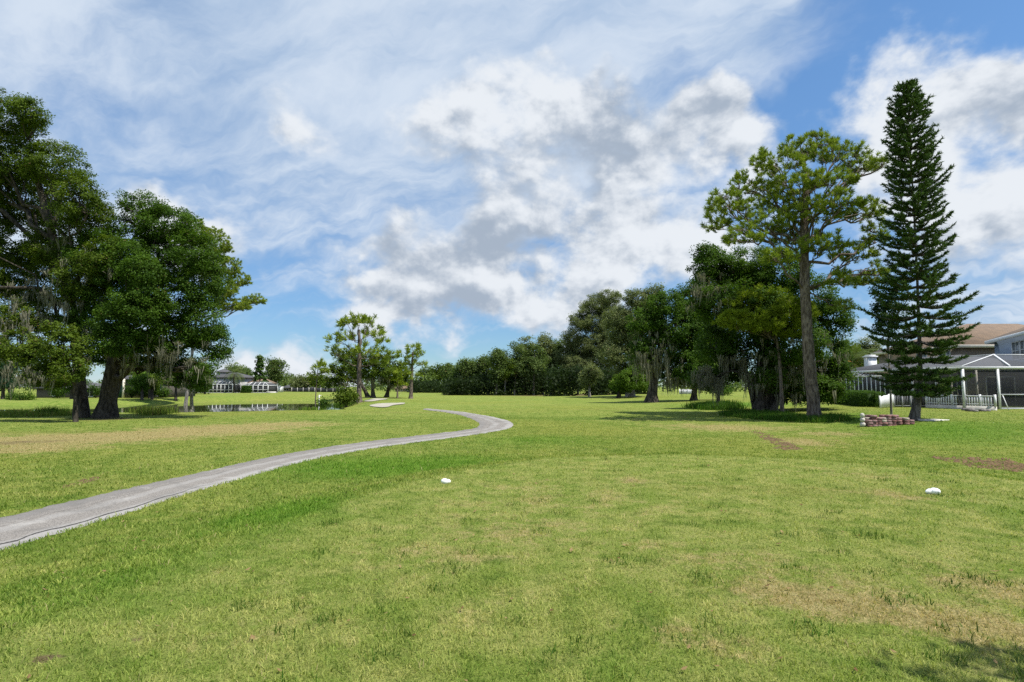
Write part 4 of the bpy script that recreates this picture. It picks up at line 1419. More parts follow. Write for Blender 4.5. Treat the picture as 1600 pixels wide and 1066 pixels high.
# shade tree behind the camera: its shadow falls on the near right corner of the tee
b = np.array([13.0, -3.5, float(H(13.0, -3.5))])
root = thing('shade_tree', 'spreading tree behind the tee whose shadow falls on the near grass', 'tree', b)
lob = [(np.array(c, float), np.array(r, float)) for c, r in (((5.9, 0.22, 6.0), (1.7, 1.8, 0.9)), ((7.5, 0.25, 6.1), (1.7, 1.8, 0.9)), ((9.2, 0.25, 6.3), (2.0, 1.8, 1.1)), ((11.5, -0.2, 6.6), (2.4, 2.0, 1.3)), ((10, -3.5, 8), (3.5, 2.8, 1.8)), ((15, -4, 8), (3.5, 3, 2)), ((13, -6, 7), (3, 3, 1.6)))]
P, D, I = clumps(lob, 1.5)
tm = MB()
tp = trunk_mesh(tm, [b, b + (0, 0, 2.5), b + (0.3, 0.2, 5.5)], 0.4, 0.25)
limbs(tm, tp, 0.4, lob, P, I, 4)
tm.v = [v - b for v in tm.v]
tm.build('trunk', M['bark'], root, True)
cm = MB()
idx = np.repeat(np.arange(len(P)), 60)
leaf_quads(cm, P[idx] - b + unit(len(idx)) * (0.55 * rng.random(len(idx)) ** .5)[:, None], norm(unit(len(idx)) + (0, 0, .5)), np.full(len(idx), .2), rng.random(len(idx)) * .9)
cm.build('crown', M['oak'], root)

# ------------------------------------------------------------------ buildings, fences and garden things
def gz_(x, y):
    return float(H(x, y))


def hip(mb, x0, x1, y0, y1, z, zr, inset=None, over=0.0, axis='x', th=0.18):
    """hip roof over a rectangle, with a fascia edge"""
    x0 -= over; x1 += over; y0 -= over; y1 += over
    if axis == 'x':
        i = inset if inset is not None else (y1 - y0) / 2
        i = min(i, (x1 - x0) / 2 - 0.01)
        ra, rb = (x0 + i, (y0 + y1) / 2, zr), (x1 - i, (y0 + y1) / 2, zr)
    else:
        i = min(inset if inset is not None else (x1 - x0) / 2, (y1 - y0) / 2 - 0.01)
        ra, rb = ((x0 + x1) / 2, y0 + i, zr), ((x0 + x1) / 2, y1 - i, zr)
    V = [(x0, y0, z), (x1, y0, z), (x1, y1, z), (x0, y1, z), ra, rb, (x0, y0, z - th), (x1, y0, z - th), (x1, y1, z - th), (x0, y1, z - th)]
    if axis == 'x':
        mb.add(V, [(0, 1, 5, 4), (2, 3, 4, 5), (0, 6, 7, 1), (1, 7, 8, 2), (2, 8, 9, 3), (3, 9, 6, 0), (9, 8, 7, 6)], [(1, 2, 5), (3, 0, 4)])
    else:
        mb.add(V, [(3, 0, 4, 5), (1, 2, 5, 4), (0, 6, 7, 1), (1, 7, 8, 2), (2, 8, 9, 3), (3, 9, 6, 0), (9, 8, 7, 6)], [(0, 1, 4), (2, 3, 5)])


def fascia(x0, x1, y0, y1, z, h, over, t=0.06):
    """white board round the eaves, standing 6 cm proud of the roof edge"""
    m_ = MB()
    a, b_, c, d = x0 - over - t, x1 + over + t, y0 - over - t, y1 + over + t
    m_.box(a, b_, c, c + t - .005, z - h, z - .01); m_.box(a, b_, d - t + .005, d, z - h, z - .01)
    m_.box(a, a + t - .005, c + t, d - t, z - h, z - .01); m_.box(b_ - t + .005, b_, c + t, d - t, z - h, z - .01)
    return m_


def window(root, name, x0, x1, z0, z1, y, cols=2, rows=2, side=False, glass='glass', label=None):
    """framed window in a wall facing local -y (or -x when side); panes behind the bars"""
    f = MB()
    def bx(m_, a0, a1, b0, b1, c0, c1):
        m_.box(b0, b1, a0, a1, c0, c1) if side else m_.box(a0, a1, b0, b1, c0, c1)
    t = 0.09
    bx(f, x0 - t, x0, y - .08, y + .02, z0 - t, z1 + t); bx(f, x1, x1 + t, y - .08, y + .02, z0 - t, z1 + t)
    bx(f, x0, x1, y - .08, y + .02, z1, z1 + t); bx(f, x0, x1, y - .08, y + .02, z0 - t, z0)
    for i in range(1, cols):
        c = x0 + (x1 - x0) * i / cols
        bx(f, c - .035, c + .035, y - .07, y - .02, z0, z1)
    for i in range(1, rows):
        c = z0 + (z1 - z0) * i / rows
        bx(f, x0, x1, y - .065, y - .025, c - .03, c + .03)
    fo = f.build(name, M['white'], root)
    g = MB()
    bx(g, x0, x1, y - .018, y - .008, z0, z1)
    g.build('pane', M[glass], fo)
    return fo


def screen_room(label, P, z_eave, n_post, mid=None, roof_rise=0.8, depth=4.0, group=None, roof=True, post=0.09, fill='screen', back=None, bottom=0.0):
    """screened porch: white posts and rails with dark insect screen. P: two world points of its front"""
    a, b_ = np.array(P[0], float), np.array(P[1], float)
    d = b_ - a; L = np.linalg.norm(d); ang_ = math.atan2(d[1], d[0])
    z0 = min(gz_(*a), gz_(*b_))
    root = thing('screen_room', label, 'screen porch', (a[0], a[1], z0), ang_, group)
    h = z_eave - z0
    fr = MB()
    w = post
    for y_ in (0.0, depth):
        fr.box(-w / 2, L + w / 2, y_ - w / 2, y_ + w / 2, h - .12, h)
        fr.box(-w / 2, L + w / 2, y_ - w / 2, y_ + w / 2, bottom, bottom + .08)
        if mid:
            fr.box(0, L, y_ - w * .35, y_ + w * .35, mid, mid + .07)
    for x_ in (0.0, L):
        fr.box(x_ - w / 2, x_ + w / 2, w / 2, depth - w / 2, h - .12, h)
        fr.box(x_ - w / 2, x_ + w / 2, w / 2, depth - w / 2, bottom, bottom + .08)
    fr.build('rail', M['white'], root)
    for i in range(n_post):
        x_ = L * i / (n_post - 1)
        MB().box(x_ - w / 2, x_ + w / 2, -w / 2 - .004, w / 2 + .004, -0.15, h - .12).build('post', M['white'], root)
    for x_ in (0.0, L):
        MB().box(x_ - w / 2, x_ + w / 2, depth - w / 2 - .004, depth + w / 2 + .004, -0.15, h - .12).build('post', M['white'], root)
    sc = MB()
    sc.box(0.0, L, -.004, .004, 0, h - .06)
    sc.box(-.004, .004, .05, depth - .05, 0, h - .06); sc.box(L - .004, L + .004, .05, depth - .05, 0, h - .06)
    sc.build('screen_panel', M[fill], root)
    if roof:
        i = min(1.6, L * .3)
        V = [(0, 0, h), (L, 0, h), (L, depth, h), (0, depth, h), (i, i, h + roof_rise), (L - i, i, h + roof_rise), (L - i, depth, h + roof_rise), (i, depth, h + roof_rise)]
        MB().add(V, [(0, 1, 5, 4), (1, 2, 6, 5), (3, 0, 4, 7), (4, 5, 6, 7)]).build('roof_panel', M['screen_roof'], root)
        rb = MB()
        for p, q in ((0, 4), (1, 5), (4, 5), (4, 7), (5, 6)):
            rb.bar(np.array(V[p]) + (0, 0, .03), np.array(V[q]) + (0, 0, .03), w * .9)
        for k in range(1, n_post - 1):
            x_ = L * k / (n_post - 1)
            rb.bar((x_, 0, h + .03), (min(max(x_, i), L - i), i, h + roof_rise + .03), w * .8)
        rb.build('roof_beam', M['white'], root)
    return root, L, h, z0


# floors and dark furniture behind the nearest screens are part of the houses
# --- right: brown house
x0, y0 = 49.0, 62.0
z0 = gz_(x0, y0)
root = thing('brown_house', 'brown two storey house with a brown shingle hip roof', 'house', (x0, y0, z0))
MB().box(0, 19, 0, 14, -0.3, 6.0).build('wall', M['tan'], root)
m_ = MB(); hip(m_, 0, 19, 0, 14, 6.05, 9.15, 7.0, 0.6); m_.build('roof', M['roof_brown'], root)
fascia(0, 19, 0, 14, 6.05, 0.32, 0.6).build('fascia', M['cream'], root)
window(root, 'window', 1.6, 3.2, 4.2, 5.5, 0.0, 3, 2, side=True)
window(root, 'window', 5.2, 6.8, 4.2, 5.5, 0.0, 3, 2, side=True)
window(root, 'window', 9.0, 10.8, 3.8, 5.3, 0.0, 2, 2)
wx, wy = 34.0 - x0, 46.0 - y0                        # single storey wing behind the screen porch
w = MB(); w.box(wx, wx + 10.2, wy, wy + 13, -0.3, 3.0); wing = w.build('wing_wall', M['tan'], root)
m_ = MB(); hip(m_, wx, wx + 10.2, wy, wy + 13, 3.05, 4.3, 4, 0.5, 'y'); m_.build('wing_roof', M['roof_grey'], root)
fascia(wx, wx + 10.2, wy, wy + 13, 3.05, 0.22, 0.5).build('fascia', M['white'], root)
for (a, c, zt) in ((1.1, 2.5, 2.2), (4.2, 6.4, 2.25), (8.0, 9.7, 2.2)):
    MB().box(wx + a, wx + c, wy - .03, wy - .006, 0.25, zt).build('patio_door', M['dark'], root)
    f = MB()
    f.box(wx + a - .1, wx + a, wy - .07, wy - .005, .2, zt + .1); f.box(wx + c, wx + c + .1, wy - .07, wy - .005, .2, zt + .1); f.box(wx + a, wx + c, wy - .07, wy - .005, zt, zt + .1)
    f.box(wx + (a + c) / 2 - .04, wx + (a + c) / 2 + .04, wy - .07, wy - .032, .2, zt)
    f.build('door_frame', M['cream'], root)

# --- right: blue house
c0 = np.array([46.7, 55.0]); dv = np.array([-3.8, -7.3]); dv /= np.linalg.norm(dv)
root = thing('blue_house', 'blue grey two storey house at the right edge with a white framed window', 'house', (c0[0], c0[1], gz_(*c0)), math.atan2(dv[1], dv[0]))
# local x runs toward the camera along the visible wall; the house lies on local +y
MB().box(0, 14, 0, 9, -0.3, 5.95).build('wall', M['blue_wall'], root)
m_ = MB(); hip(m_, 0, 14, 0, 9, 6.0, 8.2, 4.5, 0.55); m_.build('roof', M['roof_brown'], root)
fascia(0, 14, 0, 9, 6.0, 0.34, 0.55).build('fascia', M['white'], root)
window(root, 'window', 5.55, 7.4, 3.9, 5.35, 0.0, 2, 2)
window(root, 'window', 7.75, 9.6, 3.9, 5.35, 0.0, 2, 2)

# --- right: screen porch in front of both
s = 38.0 / FPX
X = lambda px: (px - 800) * s
zb = gz_(32, 38)
E = 1.6 + 31 * s
root = thing('screen_room', 'white framed screen porch with a hipped screen roof before the brown house', 'screen porch', (X(1503), 38.0, zb))
h = E - zb
LL, DD = 11.0, 7.2
fr = MB()
fr.box(-.06, LL, -.06, .06, h - .16, h); fr.box(X(1557) - X(1503), LL, -.05, .05, -.05, .10); fr.box(X(1557) - X(1503), LL, -.04, .04, 1.03 - zb, 1.10 - zb)
fr.box(-.06, .06, .06, DD, h - .16, h)
for k in range(1, 9):
    fr.bar((k * 1.15, 0.07, h - .07), (k * 1.15, DD, h - .02), .09)
fr.build('rail', M['white'], root)
for px in (1503, 1557.5, 1613, 1668):
    MB().box(X(px) - X(1503) - .065, X(px) - X(1503) + .065, -.064, .064, -.25, h - .16).build('post', M['white'], root)
for yy in (2.4, 4.8, 7.1):
    MB().box(-.065, .065, yy - .05, yy + .05, -.2, h - .16).build('post', M['white'], root)
for xx in (2.2, 4.4, 6.4):
    MB().box(xx - .05, xx + .05, DD - .5, DD - .4, -.2, h - .05).build('post', M['cream'], root)
sc = MB(); sc.box(.06, LL, -.004, .004, 0, h - .16); sc.box(-.004, .004, .07, DD, 0, h - .16)
sc.build('screen_panel', screen_mat('clear_screen', (0.05, 0.052, 0.056), 0.38), root)
A = at(1552, 555, 41.5) - np.array([X(1503), 38.0, zb])
xr = X(1577) - X(1503)
V = [(0, 0, h), (xr, 0, h), (LL, 0, h), A, (LL, 4.0, A[2]), (0, DD + .6, h), (A[0], DD + .6, A[2])]
MB().add(V, [(1, 2, 4, 3), (0, 3, 6, 5)], [(0, 1, 3)]).build('roof_panel', M['screen_roof'], root)
rb = MB()
for p, q in ((0, 3), (1, 3), (3, 6), (3, 4), (0, 5)):
    rb.bar(np.array(V[p]) + (0, 0, .04), np.array(V[q]) + (0, 0, .04), .10 if (p, q) == (1, 3) else .06)
rb.build('roof_beam', M['white'], root)
MB().box(-.3, LL, -.3, DD + .6, -.3, -.02).build('porch_floor', M['conc'], root)
# dark patio furniture seen through the screen
for (fx, fy, lab) in ((X(1540) - X(1503) + X(1503), 42.3, 'dark patio chair nearest the porch door behind the screen'), (X(1590), 41.5, 'dark patio chair at the right end of the screen porch')):
    r2 = thing('patio_chair', lab, 'chair', (fx, fy, zb - .02), rng.random() * 2 - 1, 'patio chairs in the screen porch')
    MB().box(-.28, .28, -.28, .28, .40, .46).build('seat', M['dark'], r2)
    MB().box(-.28, .28, .24, .29, .46, 1.0).build('backrest', M['dark'], r2)
    for ax_ in (-.25, .25):
        for ay in (-.25, .25):
            MB().box(ax_ - .02, ax_ + .02, ay - .02, ay + .02, 0, .40).build('leg', M['dark'], r2)

# white picket rail on a low kerb
a = hit(1448, 637); b_ = hit(1556, 641.5)
d = (b_ - a)[:2]; L = np.linalg.norm(d)
zb2 = min(gz_(*a[:2]), gz_(*b_[:2]))
root = thing('picket_fence', 'low white picket rail on a stone kerb along the porch', 'fence', (a[0], a[1], zb2), math.atan2(d[1], d[0]))
MB().box(0, L, -.12, .12, -.3, .24).build('kerb', M['conc'], root)
f = MB()
f.box(0, L, -.03, .03, .86, .93); f.box(0, L, -.025, .025, .34, .39)
for k in range(int(L / .17)):
    if 0.24 < (k * .17 / L) % 0.25 < 0.245:
        continue
    f.box(k * .17 + .03, k * .17 + .10, -.02, .02, .24, .90)
f.build('picket_panel', M['white'], root)
for k in range(6):
    MB().box(L * k / 5 - .05, L * k / 5 + .05, -.05, .05, .24, 1.0).build('post', M['white'], root)
# leaning white pole at the porch
a = at(1577, 637, 36.6)
p = MB(); p.bar((0, 0, -.1), (-.12, 0.3, .95), .035)
o = p.build('plastic_pole', M['white']); o.location = (a[0], a[1], gz_(a[0], a[1])); tag(o, 'thin white pole leaning on the screen porch', 'pole')
# rocks along the kerb
rk = mat('grey_rock', (0.16, 0.15, 0.14), 0.95, 0.4, 6, 0.5)
for k, (px, py, r) in enumerate(((1508, 641.5, .16), (1516, 643, .22), (1535, 643, .18), (1543, 643, .15), (1524, 643.5, .13))):
    c = hit(px, py)
    u = unit(60) * (r * 1.3, r, r * .65)
    m_ = MB()
    t = np.linspace(0, np.pi, 7); q = np.linspace(0, 2 * np.pi, 10, endpoint=False)
    V = np.array([(r * 1.3 * math.sin(i) * math.cos(j), r * math.sin(i) * math.sin(j), r * .7 * math.cos(i)) for i in t for j in q]) * (1 + .22 * (rng.random((70, 1)) - .5))
    m_.add(V, [(i * 10 + j, (i + 1) * 10 + j, (i + 1) * 10 + (j + 1) % 10, i * 10 + (j + 1) % 10) for i in range(6) for j in range(10)])
    o = m_.build('rock', rk, None, True); o.location = (c[0], c[1], c[2] + r * .3)
    tag(o, 'dark grey rock lying at the foot of the white kerb by the porch', 'rock', 'rocks along the porch kerb')

# black metal fence between gate and porch
a = hit(1397, 636.5); b_ = hit(1450, 636.5)
d = (b_ - a)[:2]; L = np.linalg.norm(d)
root = thing('metal_fence', 'grey metal fence with dark bars behind the conifer trunk', 'fence', (a[0], a[1], gz_(*a[:2])), math.atan2(d[1], d[0]))
for k in range(5):
    MB().box(L * k / 4 - .045, L * k / 4 + .045, -.045, .045, -.2, 1.0).build('post', M['fence_grey'], root)
f = MB(); f.box(0, L, -.02, .02, .90, .95); f.box(0, L, -.02, .02, .08, .13)
for k in range(int(L / .12)):
    f.box(k * .12, k * .12 + .025, -.012, .012, .05, .92)
f.build('bar_panel', M['fence_grey'], root)
MB().box(0.02, L - .02, .05, .06, .0, .88).build('shade_cloth', M['screen'], root)

# white scalloped gate panels
a = hit(1376, 637.5); b_ = hit(1397, 636.5)
d = (b_ - a)[:2]; L = np.linalg.norm(d)
root = thing('picket_gate', 'white scalloped picket gate at the end of the clipped hedge', 'gate', (a[0], a[1], gz_(*a[:2])), math.atan2(d[1], d[0]))
f = MB()
n = 12
for k in range(n):
    t_ = k / (n - 1)
    top = .72 + .26 * t_ + .05 * abs(math.sin(t_ * 6.3)) + (0.02 if k % 2 else 0)
    f.box(L * k / n + .010, L * (k + 1) / n - .010, -.02, .02, .02, top)
f.build('board_panel', M['white'], root)
f = MB(); f.box(0, L, .022, .06, .18, .25); f.box(0, L, .022, .06, .52, .59)
f.build('rail', M['white'], root)
for xx, hh in ((-.05, .85), (L + .05, 1.08)):
    MB().box(xx - .045, xx + .045, -.045, .045, -.2, hh).build('post', M['white'], root)

# --- right: grey roofed house with chimney and a long screen porch
x0, y0 = 34.5, 57.5
z0 = gz_(x0, y0)
root = thing('grey_roofed_house', 'low house with a grey roof and white chimney behind the clipped hedge', 'house', (x0, y0, z0))
MB().box(0, 12, 0, 9, -.3, 2.4).build('wall', M['grey_wall'], root)
m_ = MB(); hip(m_, 0, 12, 0, 9, 2.45, 3.5, 4.4, 0.5); rf = m_.build('roof', M['roof_grey'], root)
c = at(1360, 566, 60) - np.array([x0, y0, z0])
m_ = MB(); m_.box(c[0] - .42, c[0] + .42, c[1] - .4, c[1] + .4, 2.0, 4.55); m_.box(c[0] - .52, c[0] + .52, c[1] - .5, c[1] + .5, 4.555, 4.70); m_.box(c[0] - .36, c[0] + .36, c[1] - .36, c[1] + .36, 4.705, 4.82)
m_.build('chimney', M['white'], rf)
Pa = at(1316, 590, 56)[:2]; Pb = at(1412, 590, 50)[:2]
screen_room('long white framed screen porch behind the clipped hedge', (Pa, Pb), 2.60, 15, None, 0.55, 3.4, post=.07)

# hedges: leafy boxes
def hedge(label, P, Q, w, h0, h1, Y=None, lm='hedge', leaf=.075, dn=520, name='hedge'):
    P = np.array(P[:2], float); Q = np.array(Q[:2], float)
    d = Q - P; L = np.linalg.norm(d)
    z0 = gz_(*P)
    m_ = MB()
    area = 2 * L * h1 + L * w + 2 * w * h1
    n = int(area * dn)
    x = rng.random(n) * L; f = rng.random(n)
    hh = h0 + (h1 - h0) * x / L
    pick = rng.random(n) * (2 * hh.mean() + w + 2 * w * hh.mean() / L)
    y = np.where(pick < hh, -w / 2, np.where(pick < 2 * hh, w / 2, (rng.random(n) - .5) * w))
    z = np.where(pick < 2 * hh, f * hh, hh)
    endp = pick > 2 * hh + w
    x = np.where(endp, np.where(rng.random(n) < .5, 0, L), x); z = np.where(endp, f * hh, z)
    C = np.stack([x, y, z], 1) + rng.normal(size=(n, 3)) * .05
    z_off = H(P[0] + d[0] * C[:, 0] / L, P[1] + d[1] * C[:, 0] / L) - z0
    C[:, 2] += z_off
    outn = np.stack([0 * x, np.sign(y) * (pick < 2 * hh), (pick >= 2 * hh) * 1.0], 1)
    bl = np.clip(.5 * vnoise(C[:, 0] + C[:, 2], C[:, 1] + C[:, 2], .35, 4) + .5 * rng.random(n), 0, .94)
    leaf_quads(m_, C, norm(outn * .6 + unit(n) * .7 + (0, 0, .3)), np.full(n, leaf), bl)
    m_.box(.12, L - .12, -w / 2 + .08, w / 2 - .08, -.3, min(h0, h1) - .08, a=.05)
    o = m_.build(name, M[lm]); o.location = (P[0], P[1], z0); o.rotation_euler = (0, 0, math.atan2(d[1], d[0]))
    return tag(o, label, 'hedge')


hedge('clipped green hedge in front of the long screen porch', at(1310, 630, 50.5), at(1358, 637, 41.5), 1.0, 1.05, 1.10)
hedge('darker short hedge between the long hedge and the white gate', at(1359.5, 637, 41.8), at(1376, 637, 42.2), .8, 1.02, 1.05)
hedge('small square hedge between the two far screen rooms', at(378, 614, 143), at(391, 614, 143), 1.4, 1.75, 1.75, leaf=.26, dn=60)


def shrub(kind, label, L, Y, leaf=.12, lm='hedge', group=None, dens=3.0, per=60):
    c = at(L[0][0], L[0][1], Y)
    b = np.array([c[0], c[1], gz_(c[0], c[1])])
    root = thing(kind, label, 'shrub', b, 0, group)
    lob = px_lobes(L, Y, b, 1.0, .3)
    P, D, I = clumps(lob, dens, (.35, 1.0), .9)
    P[:, 2] = np.maximum(P[:, 2], H(P[:, 0], P[:, 1]) + leaf * .6)
    tm = MB()
    for q in P[rng.permutation(len(P))[:9]]:
        tm.tube(curve(b - (0, 0, .1), q, .05, 5, .05) - b, np.linspace(.03, .01, 5), 4)
    tm.build('stem', M['bark'], root)
    idx = np.repeat(np.arange(len(P)), per)
    ct = rng.random(len(P))
    cm = MB()
    leaf_quads(cm, P[idx] - b + unit(len(idx)) * (leaf * 2.6 * rng.random(len(idx)) ** .5)[:, None], norm(D[idx] * .5 + unit(len(idx)) * .8 + (0, 0, .4)), np.full(len(idx), leaf), np.clip(.6 * ct[idx] + .4 * rng.random(len(idx)), 0, .94))
    cm.build('foliage', M[lm], root)
    return root


shrub('shrub', 'rounded clipped shrub nearest the left edge across the pond', [(18, 620, 8, 7)], 82, .22, dens=2.2, per=40, group='clipped shrubs across the pond')
shrub('shrub', 'middle clipped shrub of the three across the pond', [(33, 621, 9, 6)], 80, .22, dens=2.2, per=40, group='clipped shrubs across the pond')
shrub('shrub', 'brightest clipped shrub nearest the leaning oak across the pond', [(47, 620, 8, 7)], 81, .22, 'lime', dens=2.2, per=40, group='clipped shrubs across the pond')
for px, py, lab in ((206, 609, 'dark shrub just right of the white columns across the pond'), (222, 611, 'low dark shrub at the middle of the shuttered house wall across the pond'), (240, 609, 'dark shrub near the right corner of the shuttered house across the pond'), (252, 611, 'low dark shrub beside the short white fence across the pond'), (90, 612, 'dark shrub under the windows of the low house at the far left'), (150, 610, 'dark shrub at the right corner of the low house at the far left')):
    shrub('shrub', lab, [(px, py, 9, 9), (px + 5, py + 3, 7, 6)], 94, .26, 'oak', dens=1.3, per=40, group='dark shrubs along the houses across the pond')
shrub('bush', 'dark feathery bush at the foot of the tall pine by the pond', [(541, 615, 14, 11), (535, 622, 12, 7), (548, 622, 10, 7)], 68, .26, 'oak_olive', dens=1.6, per=50)
shrub('bush', 'small dark bush on the pond bank left of the tall pine', [(507, 626, 6, 9), (503, 633, 9, 5)], 60, .22, 'hedge', dens=1.8, per=40)
shrub('bush', 'low green bush in front of the white fence beyond the mossy oak', [(1130, 611, 18, 6)], 90, .25, 'hedge', dens=1.4, per=40)
shrub('bush', 'dark leafy bush between the mossy oak and the long screen porch', [(1298, 612, 16, 18), (1308, 620, 8, 10)], 49, .18, 'oak', dens=1.8, per=60)
shrub('bush', 'small green bush at the left corner of the far screen rooms', [(318, 608, 9, 7)], 140, .32, 'hedge', dens=.8, per=30)

# --- left, across the pond: grey two storey house with two screen rooms
s = 150 / FPX
x0 = (327 - 800) * s
z0 = gz_(x0, 150)
root = thing('grey_house', 'grey two storey house with white screen rooms across the pond', 'house', (x0, 150, z0))
MB().box(0, 8.4, 0, 9, -.3, 4.1).build('wall', M['grey_wall'], root)
m_ = MB(); hip(m_, 0, 8.4, 0, 9, 4.1, 5.4, 3.5, .5); m_.build('roof', M['roof_grey'], root)
m_ = MB(); m_.box(.4, 3.0, 3, 6, 4.2, 5.5); m_.build('upper_wall', M['grey_wall'], root)
m_ = MB(); hip(m_, .4, 3.0, 3, 6, 5.55, 6.3, 1.2, .35); m_.build('upper_roof', M['roof_grey'], root)
for a in (1.4, 4.0, 6.3):
    window(root, 'window', a, a + 1.1, 2.9, 3.7, 0.0, 1, 2)
for a in (1.0, 4.2):
    MB().box(a, a + 2.4, -.03, -.006, .2, 2.2).build('patio_door', M['dark'], root)
m_ = MB(); m_.box(8.6, 13.0, 4, 11, -.3, 2.6); m_.build('wing_wall', M['tan'], root)
m_ = MB(); hip(m_, 8.6, 13.0, 4, 11, 2.6, 4.0, 2.0, .4); m_.build('wing_roof', M['roof_brown'], root)
screen_room('pale screen room with white posts against the grey two storey house', (((325 - 800) * s, 145.5), ((378 - 800) * s, 145.5)), 2.15, 10, .75, .75, 4.3, group='screen rooms across the pond', post=.13, fill='screen')
screen_room('dark screen room with a rounded white frame right of the grey house', (((391 - 800) * s, 146.5), ((429 - 800) * s, 146.5)), 1.9, 6, .8, .75, 6, group='screen rooms across the pond', post=.13, fill='screen')
a = at(424, 614.5, 142)
MB_ = MB(); MB_.box(-1.0, 1.0, -.6, .6, -.2, .35)
o = MB_.build('concrete_step', M['conc']); o.location = (a[0], a[1], gz_(a[0], a[1])); tag(o, 'grey concrete step at the corner of the dark screen room', 'step')


def small_house(label, px0, px1, Y, eave, top, depth, wall, roof, wins=(), kind='far_house'):
    s = Y / FPX
    x0 = (px0 - 800) * s; w = (px1 - px0) * s
    z0 = gz_(x0 + w / 2, Y)
    root = thing(kind, label, 'house', (x0, Y, z0))
    e = 1.6 + (604 - eave) * s - z0; t = 1.6 + (604 - top) * s - z0
    MB().box(0, w, 0, depth, -.4, e).build('wall', M[wall], root)
    m_ = MB(); hip(m_, 0, w, 0, depth, e + .02, t, None, .5); m_.build('roof', M[roof], root)
    for (a, c, za, zc) in wins:
        window(root, 'window', w * a, w * c, e * za, e * zc, 0.0, 2, 1, glass='dark')
    return root, w, e


small_house('dark roofed low house among the far trees across the pond', 442, 476, 188, 606, 596, 9, 'tan', 'roof_grey', ((.1, .3, .3, .8), (.6, .8, .3, .8)))
small_house('low brown house seen between the island of trees and the far woods', 618, 645, 205, 607, 600, 9, 'tan', 'roof_brown', ((.2, .4, .3, .8), (.6, .8, .3, .8)))
root, w, e = small_house('house with a green shutter and white columns behind the dense oak', 176, 256, 96, 592, 580, 10, 'shade_wall', 'roof_grey', ((.84, .96, .1, .8),))
for px in (183, 199):
    xx = (px - 176) * 96 / FPX
    MB().box(xx - .13, xx + .13, -.75, -.49, -.3, e - .02).build('column', M['cream'], root)
xx = (191 - 176) * 96 / FPX
MB().box(xx - .58, xx + .58, -.05, -.008, .05, e * .66).build('shutter', M['green_door'], root)
MB().box(xx - .58, xx + .58, -.05, -.008, e * .68, e * .95).build('transom_window', M['glass'], root)
root, w, e = small_house('low house with white framed dark windows at the far left', 60, 152, 98, 606, 597, 9, 'shade_wall', 'roof_grey', ((.26, .34, .2, .75), (.66, .80, .15, .9), (.84, .97, .15, .9)))

def board_fence(label, P, Q, h, mt, gap=.0, name='board_fence', post='white'):
    P = np.array(P[:2], float); Q = np.array(Q[:2], float); d = Q - P; L = np.linalg.norm(d)
    z0 = gz_(*((P + Q) / 2))
    root = thing(name, label, 'fence', (P[0], P[1], z0), math.atan2(d[1], d[0]))
    n = max(3, int(L / 2.4))
    f = MB()
    for k in range(int(L / .2)):
        f.box(k * .2 + .004 + gap, k * .2 + .196, -.02, .02, -.25, h * (1 + .01 * (k % 2)))
    f.build('board_panel', M[mt], root)
    for k in range(n + 1):
        MB().box(L * k / n - .08, L * k / n + .08, -.12, -.022, -.3, h + .12).build('post', M[post], root)


board_fence('white board fence beyond the lawn behind the mossy oak', at(1062, 610, 118), at(1082, 610, 116), 0.9, 'white')
board_fence('white board fence between the green shuttered house and the mossy small oak', at(257, 610, 100), at(281, 610, 102), 1.35, 'white')
board_fence('dark board fence with pale posts under the far trees', at(456, 610, 180), at(540, 610, 170), 1.25, 'dark', post='conc')
board_fence('short white fence between the far screen room and the dark roofed house', at(430, 610, 165), at(442, 610, 165), 1.6, 'white')

# marker post by the pond
a = at(499, 614, 84)
root = thing('marker_post', 'thin white post with a short crossbar by the far pond bank', 'post', (a[0], a[1], gz_(a[0], a[1])))
MB().box(-.05, .05, -.05, .05, -.2, 1.9).build('pole', M['white'], root)
MB().bar((-.32, 0, 1.55), (.30, 0, 1.85), .07).build('crossbar', M['white'], root)

# --- pile of pavers by the conifer
pv = [mat(f'paver_{k}', c, .92, .25, 9, .4, 40, .1, color2=c2) for k, (c, c2) in enumerate((((.25, .125, .115), (.15, .085, .085)), ((.31, .165, .145), (.22, .12, .115)), ((.21, .125, .13), (.33, .22, .20)), ((.42, .36, .30), (.33, .28, .24))))]


def paver_mesh(m, sx, sy, sz):
    g = MB()
    e = .012
    V, F = [], []
    for z_, ins in ((0, e), (e, 0), (sz - e, 0), (sz, e)):
        a_, b2 = sx / 2 - ins, sy / 2 - ins
        V += [(-a_, -b2, z_), (a_, -b2, z_), (a_, b2, z_), (-a_, b2, z_)]
    for r in range(3):
        for j in range(4):
            F.append((r * 4 + j, r * 4 + (j + 1) % 4, r * 4 + 4 + (j + 1) % 4, r * 4 + 4 + j))
    F += [(3, 2, 1, 0), (12, 13, 14, 15)]
    o = g.add(V, F).build('paver', m)
    return o


